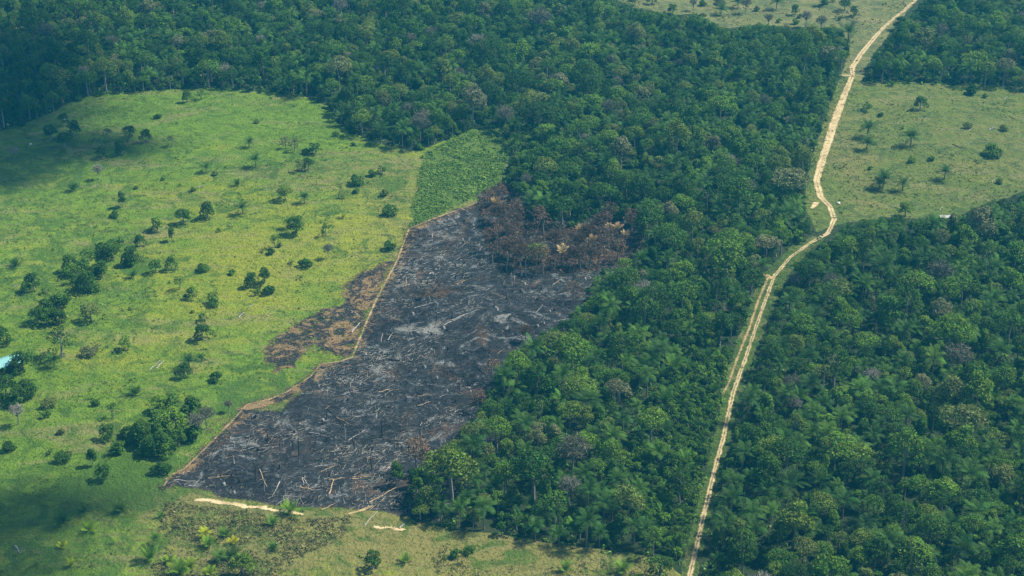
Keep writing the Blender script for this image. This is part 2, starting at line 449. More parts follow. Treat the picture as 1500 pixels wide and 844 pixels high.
sheet('grass_verge', poly_f(PV, 1.0, 4, 8), bbox_of(PV), 0.065, 1.0, M_VERGE, lambda x, y: {'dry': 0 * x + .1, 'bare': 0 * x + .1})
PS = wpoly(SCRUB)
m, nt, b = nmat('scrub_soil')
nt.links.new(ramp(nt, noise(nt, .6, 5), [(.3, (.04, .08, .014)), (.7, (.10, .16, .028))]), b.inputs['Base Color'])
SCRUB_M = m; fS = poly_f(PS, 1.6, 6, 11)

def fray(nt, b, amp, lo, hi):
    """the sheet thins out along its border, so that the ground below shows between its last patches"""
    f = noise(nt, 0.9, 5, .7, dist=.8); g = noise(nt, .22, 3, .6)
    e = math_(nt, 'ADD', attr(nt, 'edge'), math_(nt, 'MULTIPLY', math_(nt, 'SUBTRACT', f, .5), amp))
    e = math_(nt, 'ADD', e, math_(nt, 'MULTIPLY', math_(nt, 'SUBTRACT', g, .5), amp * .9))
    nt.links.new(smooth(nt, e, lo, hi), b.inputs['Alpha'])

# burnt ground
def burnt_mat(name, ash=1.0, brown=0.0):
    m, nt, b = nmat(name)
    n1 = noise(nt, .045, 5, .6, dist=1.5); n2 = noise(nt, .25, 6, .68, dist=1.0); n3 = noise(nt, 1.1, 5, .7); n4 = noise(nt, .09, 5, .65, dist=2.0)
    c = ramp(nt, n2, [(.33, (.009, .011, .014)), (.55, (.028, .032, .037)), (.75, (.092, .100, .108))])
    c = mix(nt, smooth(nt, n1, .56, .74), c, (.085, .058, .042))
    a = math_(nt, 'ADD', n4, math_(nt, 'MULTIPLY', math_(nt, 'SUBTRACT', n3, .5), .55))
    c = mix(nt, math_(nt, 'MULTIPLY', smooth(nt, a, .55, .72), .75 * ash), c, (.26, .275, .28))
    c = mix(nt, math_(nt, 'MULTIPLY', smooth(nt, math_(nt, 'ADD', attr(nt, 'ash'), math_(nt, 'MULTIPLY', math_(nt, 'SUBTRACT', n2, .5), 1.6)), .45, .95), .65), c, (.33, .335, .32))
    c = mix(nt, math_(nt, 'MULTIPLY', smooth(nt, math_(nt, 'ADD', attr(nt, 'rust'), math_(nt, 'MULTIPLY', math_(nt, 'SUBTRACT', n2, .5), 1.6)), .45, .9), .8), c, (.12, .07, .042))
    c = mix(nt, math_(nt, 'MULTIPLY', smooth(nt, n3, .62, .74), .6), c, (.012, .012, .014))
    if brown: c = mix(nt, math_(nt, 'MULTIPLY', smooth(nt, math_(nt, 'ADD', n2, math_(nt, 'ADD', math_(nt, 'MULTIPLY', math_(nt, 'SUBTRACT', n3, .5), .6), math_(nt, 'MULTIPLY', math_(nt, 'SUBTRACT', n4, .53), 2.2))), .40, .66), brown), c, (.28, .19, .085))
    d = attr(nt, 'edge')
    d = math_(nt, 'ADD', d, math_(nt, 'MULTIPLY', math_(nt, 'SUBTRACT', n3, .5), 5.0))
    c = mix(nt, math_(nt, 'MULTIPLY', smooth(nt, d, 1.8, -.6), .75), c, (.19, .14, .075))
    nt.links.new(c, b.inputs['Base Color'])
    bump(nt, b, math_(nt, 'ADD', math_(nt, 'MULTIPLY', n2, 1.0), math_(nt, 'MULTIPLY', n3, .8)), 1.0, 1.0)
    fray(nt, b, 9.0 if brown else 4.0, .5, 1.3)
    return m
ashB = blobs([(650, 470, 14, 7, .45), (590, 482, 6, 5, .7), (632, 486, 6, 5, .7), (795, 428, 12, 4, .55), (760, 460, 10, 5, .4), (640, 340, 14, 9, .5), (675, 355, 10, 8, .45), (588, 393, 4, 4, .8), (735, 468, 4, 4, .8), (830, 410, 12, 5, .6),
              (480, 600, 12, 8, .4), (560, 560, 14, 9, .35), (420, 640, 12, 8, .4), (340, 670, 12, 6, .45), (530, 700, 8, 4, .35), (620, 530, 12, 8, .4), (700, 500, 12, 8, .45), (610, 360, 8, 6, .5)])
rustB = blobs([(640, 428, 15, 9, .75), (700, 580, 10, 10, .6), (650, 630, 14, 10, .6), (600, 700, 14, 8, .6), (540, 720, 14, 6, .45), (740, 500, 10, 8, .45), (850, 430, 10, 8, .5), (460, 660, 14, 8, .35), (720, 340, 14, 12, .55), (800, 380, 30, 16, .5), (890, 370, 20, 16, .55)])
PB = wpoly(BURNT_HID); fB = poly_f(PB, 1.6, 6, 14)
fB2 = lambda x, y: fB(x, y) + 2.0
sheet('burnt_ground', fB2, bbox_of(PB, 8), 0.12, 1.0, burnt_mat('burnt_soil'), lambda x, y: {'edge': fB(x, y) + 1.0, 'ash': ashB(x, y), 'rust': rustB(x, y)})
PP = wpoly(BURNT_PATCH); fP = poly_f(PP, 3.2, 7, 17)
M_HALF = burnt_mat('half_burnt_grass', .25, .8)
sheet('burnt_patch', lambda x, y: fP(x, y) + 3.0, bbox_of(PP, 9), 0.14, .8, M_HALF, lambda x, y: {'edge': fP(x, y) + 1.0})

fray(SCRUB_M.node_tree, SCRUB_M.node_tree.nodes['Principled BSDF'], 5.0, -.3, .6)
sheet('scrub_field', lambda x, y: fS(x, y) + 2.0, bbox_of(PS, 6), 0.10, 1.2, SCRUB_M, lambda x, y: {'edge': fS(x, y)})
# bare sand and dirt
def dirt_mat(name, a, b_, c_, amp=2.4):
    m, nt, b = nmat(name)
    n2 = noise(nt, .5, 5, .65); n3 = noise(nt, 2.2, 4, .6); n6 = noise(nt, .12, 5, .65)
    c = ramp(nt, n2, [(.3, a), (.6, b_)])
    c = mix(nt, math_(nt, 'MULTIPLY', smooth(nt, n6, .45, .68), .7), c, c_)
    c = mix(nt, math_(nt, 'MULTIPLY', smooth(nt, n3, .55, .72), .5), c, c_)
    g = math_(nt, 'ADD', attr(nt, 'grassy'), math_(nt, 'MULTIPLY', math_(nt, 'SUBTRACT', n2, .5), 1.6))
    c = mix(nt, smooth(nt, g, .35, .75), c, (.10, .11, .04))
    nt.links.new(c, b.inputs['Base Color']); bump(nt, b, n2, .6, .4)
    fray(nt, b, amp, -.25, .35)
    return m
M_ROAD = dirt_mat('sandy_road_dirt', (.34, .26, .13), (.54, .44, .26), (.24, .18, .095), 1.4)
M_SAND = dirt_mat('bright_bare_sand', (.42, .33, .17), (.62, .51, .30), (.30, .23, .12), 2.6)
M_PATH = dirt_mat('trodden_dirt', (.26, .19, .09), (.42, .32, .17), (.22, .17, .08), 1.1)
def strip(name, pts, lift, mat, amp, cell=.5, grass=None, thin=1.0):
    f, P, W = line_f(pts, amp, 4.5, 21, 1.3, thin)
    W = [w - 1.3 for w in W]
    def ex(x, y):
        r = {'grassy': 0 * x}
        if grass: r.update(grass(P, W)(x, y))
        d, w, s = segdist(P, x, y, False, W)
        r['edge'] = w - d
        return r
    return sheet(name, f, bbox_of(P, 6), lift, cell, mat, ex)
def ruts(P, W):
    def e(x, y):
        d, w, s = segdist(P, x, y, False, W)
        narrow = np.clip((2.0 - w) / 0.6, 0, 1)
        return {'grassy': narrow * np.exp(-(d / .34) ** 2) * .72 + .15 * np.exp(-((d - w) / .4) ** 2)
                + (1 - narrow) * (.26 * np.exp(-((d - .2) / .35) ** 2) + .30 * np.exp(-((d - w * .62) / .3) ** 2)) * (.4 + fbm(x / 9, y / 9, 77))}
    return e
strip('dirt_road', ROAD, .16, M_ROAD, .5, .4, ruts, .60)
strip('side_track', SIDE_TRACK, .15, M_PATH, .5, .5, lambda P, W: (lambda x, y: {'grassy': .42 + 0 * x}), .6)
FR = [(x, y, (4 if y < 335 else 9 if y < 530 else 17 if y < 600 else 11)) for x, y, w in PATH]
fF, FP, FW = line_f([(x + 3, y + 3, w) for x, y, w in FR], .9, 4, 61)
sheet('scorched_fringe', lambda x, y: fF(x, y) + 1.5, bbox_of(FP, 8), .145, .8, M_HALF, lambda x, y: {'edge': fF(x, y) + 1.2})
strip('footpath', PATH, .19, M_PATH, .32, .35, lambda P, W: (lambda x, y: {'grassy': .22 + 0 * x}), .52)
for q, mm in ((SAND, M_SAND), (SAND_B, M_SAND), (SAND_C, M_PATH), (SAND_D, M_ROAD), (SAND_E, M_ROAD), (SAND_F, M_ROAD), (SAND_G, M_PATH)):
    strip('sand_patch', q, .17, mm, .6, .4)
# ------------------------------------------------------------------ plant prototypes (meshes, shared by every copy)
def crown_mesh(name, seed, Rr, zc, hz, nl, nf, leaf, mat, lobe=(.17, .43), flat=.75, sparse=0.0, asp=.6, depth=0.0):
    rng = np.random.default_rng(seed); leaf *= .74; nf = int(nf * 1.65)
    ang = rng.uniform(0, 2 * math.pi, nl) + np.arange(nl) * 2.4
    rr = Rr * .74 * np.sqrt((np.arange(nl) + rng.uniform(0, 1, nl)) / nl)
    fr = (rr / (Rr * .74)) ** 2
    L = np.stack([rr * np.cos(ang), rr * np.sin(ang), zc + hz * (1 - fr) * .8 + rng.normal(0, hz * .15, nl) - depth * fr * rng.uniform(0, 1, nl)], 1)
    lr = Rr * rng.uniform(lobe[0], lobe[1], nl)
    C, Nn, S = [], [], []
    for i in range(nl):
        k = int(nf * (lr[i] / (Rr * .37)) ** 2)
        d = rng.normal(size=(k, 3)); d[:, 2] += .35; d /= np.linalg.norm(d, axis=1, keepdims=True)
        rad = lr[i] * rng.uniform(.72, 1.12, k)[:, None]
        # every lobe is itself broken into sprays
        p = L[i] + d * rad * np.array((1, 1, flat))
        keep = np.ones(k, bool)
        for j in range(nl):
            if j != i:
                q = (p - L[j]) / np.array((1, 1, flat)); keep &= np.linalg.norm(q, axis=1) > lr[j] * .72
        if sparse: keep &= vnoise(p[:, 0] * 1.3 + 9 + p[:, 2], p[:, 1] * 1.3 + 9, seed) > sparse
        p, d = p[keep], d[keep]
        C.append(p); Nn.append(d * .50 + rng.normal(size=p.shape) * .52 + np.array((0, 0, .30)))
        S.append(np.full(len(p), rng.uniform(.3, .7)))
    C, Nn, S = np.concatenate(C), np.concatenate(Nn), np.concatenate(S)
    V, F = quads(C, Nn, leaf * rng.uniform(.6, 1.35, len(C)), asp, rng)
    S = np.clip(S + rng.normal(0, .24, len(S)), 0, 1)
    return make_mesh(name, V, F, mat, {'shade': np.repeat(S, 4)}), L

def trunk_mesh(name, seed, h, r, lobes, mat, nlimb=6, lean=.3):
    rng = np.random.default_rng(seed); g = Geo()
    top = np.array((rng.normal(0, lean), rng.normal(0, lean), h))
    mid = top * np.array((.35, .35, .5)) + np.array((rng.normal(0, lean * .6), rng.normal(0, lean * .6), 0))
    g.tube([(0, 0, -.6), (0, 0, .4), mid, top], [r * 1.5, r, r * .75, r * .5], 6)
    for i in range(min(nlimb, len(lobes))):
        e = np.asarray(lobes[i]); a = mid + (top - mid) * rng.uniform(.2, .95)
        k = a + (e - a) * .5 + np.array((0, 0, -.25 * abs(e[0]) * .3)); g.tube([a, k, e], [r * .42, r * .3, r * .12], 4, False)
    return g.mesh(name, mat)

def broad(seed, Rr, h, hz, nl, nf, leaf, mat=M_LEAF, bark=M_BARK, **kw):
    c, L = crown_mesh('crown', seed, Rr, h * .72, hz, nl, nf, leaf, mat, **kw)
    t = trunk_mesh('trunk', seed + 50, h * .74, .16 + Rr * .045, L, bark)
    return {'trunk': t, 'crown': c, 'R': Rr, 'H': h * .72 + hz, 'zc': h * .72}

def twig_crown(seed, Rr, h, nb, mat, bark, leafy=0):
    """a crown of fine bare twigs on forking limbs"""
    rng = np.random.default_rng(seed); g = Geo(); tips = []
    g.tube([(0, 0, -.6), (0, 0, .4), (rng.normal(0, .3), rng.normal(0, .3), h * .5)], [.42, .30, .22], 6)
    base = np.array((0, 0, h * .48)); V, F = [], []
    for i in range(nb):
        a = 2.4 * i; rad = Rr * math.sqrt((i + .5) / nb)
        e = np.array((rad * math.cos(a), rad * math.sin(a), h * (.98 - .28 * (rad / Rr) ** 2) + rng.normal(0, .4)))
        k = base + (e - base) * .5 + np.array((0, 0, rng.uniform(-.3, .5)))
        g.tube([base + (0, 0, rng.uniform(-1, .5)), k, e], [.15, .10, .04], 4, False)
        tips += [(k + (e - k) * u, e - base) for u in np.linspace(.1, 1, 7)]
    C, D = [], []
    for p, d in tips:
        for _ in range(9):
            dd = d / np.linalg.norm(d) * .6 + rng.normal(size=3) * .8; dd /= np.linalg.norm(dd)
            C.append(p + dd * rng.uniform(.3, .9)); D.append(dd)
    C, D = np.array(C), np.array(D)
    u = np.cross(D, rng.normal(size=D.shape)); u /= np.linalg.norm(u, axis=1, keepdims=True)
    ln = rng.uniform(.45, .95, len(C))[:, None]; w = rng.uniform(.03, .085, len(C))[:, None]
    V = np.stack([C - D * ln - u * w, C - D * ln + u * w, C + D * ln + u * w * .4, C + D * ln - u * w * .4], 1).reshape(-1, 3)
    S = np.repeat(rng.uniform(.2, .8, len(C)), 4)
    return {'trunk': g.mesh('trunk', bark), 'crown': make_mesh('crown', V, np.arange(len(V)).reshape(-1, 4), mat, {'shade': S}), 'R': Rr, 'H': h, 'zc': h * .75}

def palm(seed, hp, nfr, flen, mat=M_PALM, bark=M_PBARK, up=(.35, 1.45), droop=1.0, rt=.24):
    rng = np.random.default_rng(seed); Vs, Ss = [], []
    lean = rng.normal(0, .25, 2); top = np.array((lean[0], lean[1], hp))
    for i in range(nfr):
        az = 2.399 * i + rng.normal(0, .15); u0 = i / (nfr - 1)
        el = up[0] + (up[1] - up[0]) * u0 + rng.normal(0, .08); L = flen * rng.uniform(.85, 1.1) * (1 - .12 * u0)
        n = 13; p = top + np.array((0, 0, .2 * u0)); pts = [p]; e = el
        for k in range(n):
            e -= droop * (.05 + .10 * k / n) * (1.15 - .35 * u0)
            d = np.array((math.cos(e) * math.cos(az), math.cos(e) * math.sin(az), math.sin(e))); p = p + d * L / n; pts.append(p)
        pts = np.array(pts); sd = np.array((-math.sin(az), math.cos(az), 0.0)); s = rng.uniform(.25, .75)
        tw = rng.normal(0, .35)
        for k in range(1, n + 1):
            t = pts[k] - pts[k - 1]; t /= np.linalg.norm(t); upv = np.cross(t, sd)
            sdr = sd * math.cos(tw) + upv * math.sin(tw)
            w = .07 * (1.1 - k / n)
            Vs.append([pts[k - 1] - sdr * w, pts[k - 1] + sdr * w, pts[k] + sdr * w, pts[k] - sdr * w]); Ss.append(s)
            if k < 2: continue
            ll = flen * .20 * (math.sin(math.pi * min(1, (k + .6) / (n + 1))) ** .6) * rng.uniform(.85, 1.1)
            for q in (-1, 1):
                a0 = pts[k - 1]; a1 = pts[k] - (pts[k] - pts[k - 1]) * .55
                tip = (a0 + a1) / 2 + q * sdr * ll + t * ll * .55 - upv * ll * -.0 + np.array((0, 0, -.32 * ll))
                Vs.append([a0, a1, tip + t * .10, tip - t * .08]); Ss.append(np.clip(s + rng.normal(0, .12), 0, 1))
    V = np.array(Vs).reshape(-1, 3)
    c = make_mesh('crown', V, np.arange(len(V)).reshape(-1, 4), mat, {'shade': np.repeat(Ss, 4)})
    t = None
    if hp > .8:
        g = Geo(); k = 7
        g.tube([(lean[0] * (i / k) ** 2, lean[1] * (i / k) ** 2, -.4 + (hp + .5) * i / k) for i in range(k + 1)], [rt * (1.35 if i == 0 else 1.0 + .12 * (i % 2) + (.45 if i == k else 0)) for i in range(k + 1)], 8)
        t = g.mesh('trunk', bark)
    return {'trunk': t, 'crown': c, 'R': flen * .72, 'H': hp + flen * .65, 'zc': hp}

def shrub(seed, Rr, h, nl, nf, leaf, mat=M_SHRUB, sparse=0.0):
    c, L = crown_mesh('foliage', seed, Rr, h * .30, h * .45, nl, nf, leaf, mat, lobe=(.24, .52), flat=.8, sparse=sparse)
    g = Geo(); rng = np.random.default_rng(seed)
    for i in range(min(5, nl)): g.tube([(rng.normal(0, .1), rng.normal(0, .1), -.3), L[i] * (.5, .5, .5), L[i]], [.09, .06, .03], 4, False)
    return {'stem': g.mesh('stem', M_BARK), 'foliage': c, 'R': Rr, 'H': h, 'zc': h * .4}

DEEP = dict(depth=2.6)
PB_ = {  # broadleaf variants: round, domed, flat, narrow, sparse; deep crowns that hang down their sides
    'round': [broad(1, 4.4, 11.5, 3.0, 22, 85, .46, depth=3.4), broad(2, 4.9, 12.5, 3.2, 28, 85, .44, depth=3.6, sparse=.22), broad(3, 3.8, 10.5, 3.0, 18, 88, .42, depth=3.2), broad(4, 5.3, 13, 3.0, 32, 85, .44, depth=3.8, sparse=.24)],
    'flat': [broad(5, 6.0, 13.0, 2.0, 28, 78, .46, flat=.55, lobe=(.24, .36), depth=2.0), broad(6, 5.3, 11.5, 1.8, 24, 78, .44, flat=.55, lobe=(.25, .36), depth=2.0)],
    'narrow': [broad(7, 2.6, 11, 3.6, 16, 70, .38, lobe=(.42, .62), flat=1.0, depth=4.0), broad(8, 2.3, 9, 3.0, 14, 70, .36, lobe=(.42, .62), flat=1.0, depth=3.4)],
    'sparse': [broad(9, 4.6, 12.5, 2.6, 24, 75, .38, lobe=(.22, .34), sparse=.40, depth=2.8), broad(10, 3.8, 11, 2.8, 20, 75, .36, lobe=(.22, .34), sparse=.38, depth=2.6)],
    'small': [broad(11, 2.7, 5.6, 2.0, 13, 80, .34, depth=2.6), broad(12, 2.3, 4.8, 1.8, 12, 80, .32, depth=2.3), broad(13, 3.1, 5.8, 1.9, 15, 78, .36, depth=2.6)],
}
PB_['low'] = [broad(14, 4.0, 7.6, 3.0, 22, 85, .42, depth=5.4, sparse=.22, lobe=(.22, .42)), broad(15, 4.5, 8.0, 3.0, 24, 85, .44, depth=5.6, sparse=.22, lobe=(.22, .42)), broad(16, 3.6, 7.0, 2.8, 22, 85, .40, depth=5.0, sparse=.22, lobe=(.22, .42))]
PB_['lowsmall'] = [broad(20, 3.0, 5.4, 2.0, 15, 85, .34, sparse=.26, lobe=(.24, .46), depth=3.2), broad(24, 2.6, 4.9, 2.0, 14, 85, .32, sparse=.30, lobe=(.24, .48), depth=3.0), broad(25, 3.3, 5.6, 1.8, 16, 85, .34, sparse=.28, lobe=(.22, .42), depth=3.2)]
PB_['lowflat'] = [broad(17, 4.6, 7.4, 2.2, 24, 80, .42, flat=.65, depth=2.8)]
PB_['lowsparse'] = [broad(18, 3.8, 8.2, 2.4, 20, 75, .34, lobe=(.24, .36), sparse=.40, depth=3.4), broad(19, 3.4, 7.6, 2.4, 18, 75, .32, lobe=(.24, .36), sparse=.40, depth=3.2)]
P_BARE = [twig_crown(21, 4.2, 12, 22, M_TWIG, M_BARK), twig_crown(22, 3.4, 10, 18, M_TWIG, M_BARK), twig_crown(23, 4.8, 12.5, 26, M_TWIG, M_BARK)]
P_PALM = [palm(31, 6.5, 18, 5.6), palm(32, 8.5, 20, 5.8, up=(.2, 1.4)), palm(33, 5.0, 16, 6.0, up=(.5, 1.45)), palm(34, 7.5, 17, 5.2, up=(.15, 1.35), droop=1.25)]
P_LPALM = [palm(35, 3.6, 20, 5.6, up=(.25, 1.45)), palm(36, 4.4, 22, 5.4, up=(.15, 1.4)), palm(37, 3.2, 18, 5.8, up=(.35, 1.45))]
P_SAPL = [palm(41, .2, 11, 3.8, up=(.85, 1.5), droop=.55), palm(42, .4, 13, 4.3, up=(.8, 1.5), droop=.6), palm(43, .2, 9, 3.2, up=(.75, 1.45), droop=.6)]
P_SHRUB = [shrub(51, 1.8, 2.4, 8, 70, .28), shrub(52, 1.4, 2.0, 7, 70, .26), shrub(53, 2.3, 2.8, 10, 70, .30), shrub(54, 1.8, 2.2, 9, 60, .24, sparse=.45)]
P_SCOR = [broad(61, 4.6, 11.0, 2.6, 26, 80, .34, M_SCORCH, sparse=.42, lobe=(.22, .34), depth=3.4), twig_crown(62, 3.8, 9.5, 24, M_SCORCH, M_BARK),
          broad(63, 5.2, 10.5, 2.4, 28, 78, .34, M_SCORCH, sparse=.42, lobe=(.20, .32), depth=3.2)]
P_DPALM = [palm(71, 6.5, 12, 4.4, M_STRAW, up=(1.0, 1.5), droop=.6), palm(72, 7.5, 10, 4.2, M_STRAW, up=(.9, 1.5), droop=.5), palm(73, 5.5, 13, 4.2, M_STRAW, up=(.95, 1.5), droop=.75)]

def plant(name, proto, x, y, sc, rz, tint, label, cat, group=None, sz=1.0, sink=0.0, wide_=(1.0, 1.0)):
    z = float(terrain(x, y)) - sink
    root = link(name, None, None, (x, y, z), rz, (sc * wide_[0], sc * wide_[1], sc * sz))
    tag(root, label, cat, group)
    for part in ('trunk', 'stem', 'crown', 'foliage'):
        me = proto.get(part)
        if me is not None:
            o = link(part, me, root); o['tint'] = float(tint)
            proto.setdefault('src', {})[part] = o
    return root

def scatter(name, items, protos, label=None):
    """ONE stuff object: items = (proto index, x, y, z, scale, rot, tint, sz); the copies share the prototypes' meshes"""
    items = np.array(items, float)
    me = bpy.data.meshes.new(name); n = len(items)
    me.vertices.add(n); me.vertices.foreach_set('co', items[:, 1:4].astype(np.float32).ravel())
    for k, c in (('scl', 4), ('rot', 5), ('tint', 6), ('tall', 7)):
        a = me.attributes.new(k, 'FLOAT', 'POINT'); a.data.foreach_set('value', items[:, c].astype(np.float32))
    a = me.attributes.new('variant', 'INT', 'POINT'); a.data.foreach_set('value', items[:, 0].astype(np.int32))
    o = link(name, me); tag(o, label, None, None, 'stuff')
    ng = bpy.data.node_groups.new(name, 'GeometryNodeTree')
    ng.interface.new_socket('Geometry', in_out='INPUT', socket_type='NodeSocketGeometry')
    ng.interface.new_socket('Geometry', in_out='OUTPUT', socket_type='NodeSocketGeometry')
    nn, lk = ng.nodes, ng.links
    gi_, go = nn.new('NodeGroupInput'), nn.new('NodeGroupOutput')
    iop = nn.new('GeometryNodeInstanceOnPoints'); iop.inputs['Pick Instance'].default_value = True
    jj = nn.new('GeometryNodeJoinGeometry')
    for p in reversed(protos):                      # join keeps the reverse of the linking order
        j = nn.new('GeometryNodeJoinGeometry'); g2 = nn.new('GeometryNodeGeometryToInstance')
        for s in p['src'].values():
            oi = nn.new('GeometryNodeObjectInfo'); oi.transform_space = 'ORIGINAL'; oi.inputs['Object'].default_value = s
            lk.new(oi.outputs['Geometry'], j.inputs[0])
        lk.new(j.outputs[0], g2.inputs[0]); lk.new(g2.outputs[0], jj.inputs[0])
    def na(k, t):
        q = nn.new('GeometryNodeInputNamedAttribute'); q.data_type = t; q.inputs['Name'].default_value = k
        return next(s for s in q.outputs if s.enabled and s.name == 'Attribute')
    cr = nn.new('ShaderNodeCombineXYZ'); lk.new(na('rot', 'FLOAT'), cr.inputs[2])
    cs = nn.new('ShaderNodeCombineXYZ'); sc = na('scl', 'FLOAT')
    mt = nn.new('ShaderNodeMath'); mt.operation = 'MULTIPLY'; lk.new(sc, mt.inputs[0]); lk.new(na('tall', 'FLOAT'), mt.inputs[1])
    lk.new(sc, cs.inputs[0]); lk.new(sc, cs.inputs[1]); lk.new(mt.outputs[0], cs.inputs[2])
    lk.new(gi_.outputs[0], iop.inputs['Points']); lk.new(jj.outputs[0], iop.inputs['Instance'])
    lk.new(na('variant', 'INT'), iop.inputs['Instance Index']); lk.new(cr.outputs[0], iop.inputs['Rotation']); lk.new(cs.outputs[0], iop.inputs['Scale'])
    lk.new(iop.outputs[0], go.inputs[0])
    o.modifiers.new('copies', 'NODES').node_group = ng
    return o
# ------------------------------------------------------------------ plants standing by themselves, each where the photograph has it
RNG = random.Random(5)
V = {'r': ('broadleaf_tree', 'tree', lambda i: PB_['low'][i % 3]), 'f': ('broadleaf_tree', 'tree', lambda i: PB_['lowflat'][0]), 'n': ('broadleaf_tree', 'tree', lambda i: PB_['narrow'][i % 2]),
     's': ('broadleaf_tree', 'tree', lambda i: PB_['lowsparse'][i % 2]), 'm': ('broadleaf_tree', 'tree', lambda i: PB_['lowsmall'][i % 3]), 'b': ('leafless_tree', 'tree', lambda i: P_BARE[i % 3]),
     'p': ('palm_tree', 'palm', lambda i: P_LPALM[i % 3]), 'q': ('palm_sapling', 'palm', lambda i: P_SAPL[i % 3]), 'h': ('shrub', 'shrub', lambda i: P_SHRUB[i % 4]),
     'o': ('scorched_tree', 'tree', lambda i: P_SCOR[i % 3]), 'd': ('dead_palm', 'palm', lambda i: P_DPALM[i % 3])}
G_LP = 'lone plants of the green pasture'
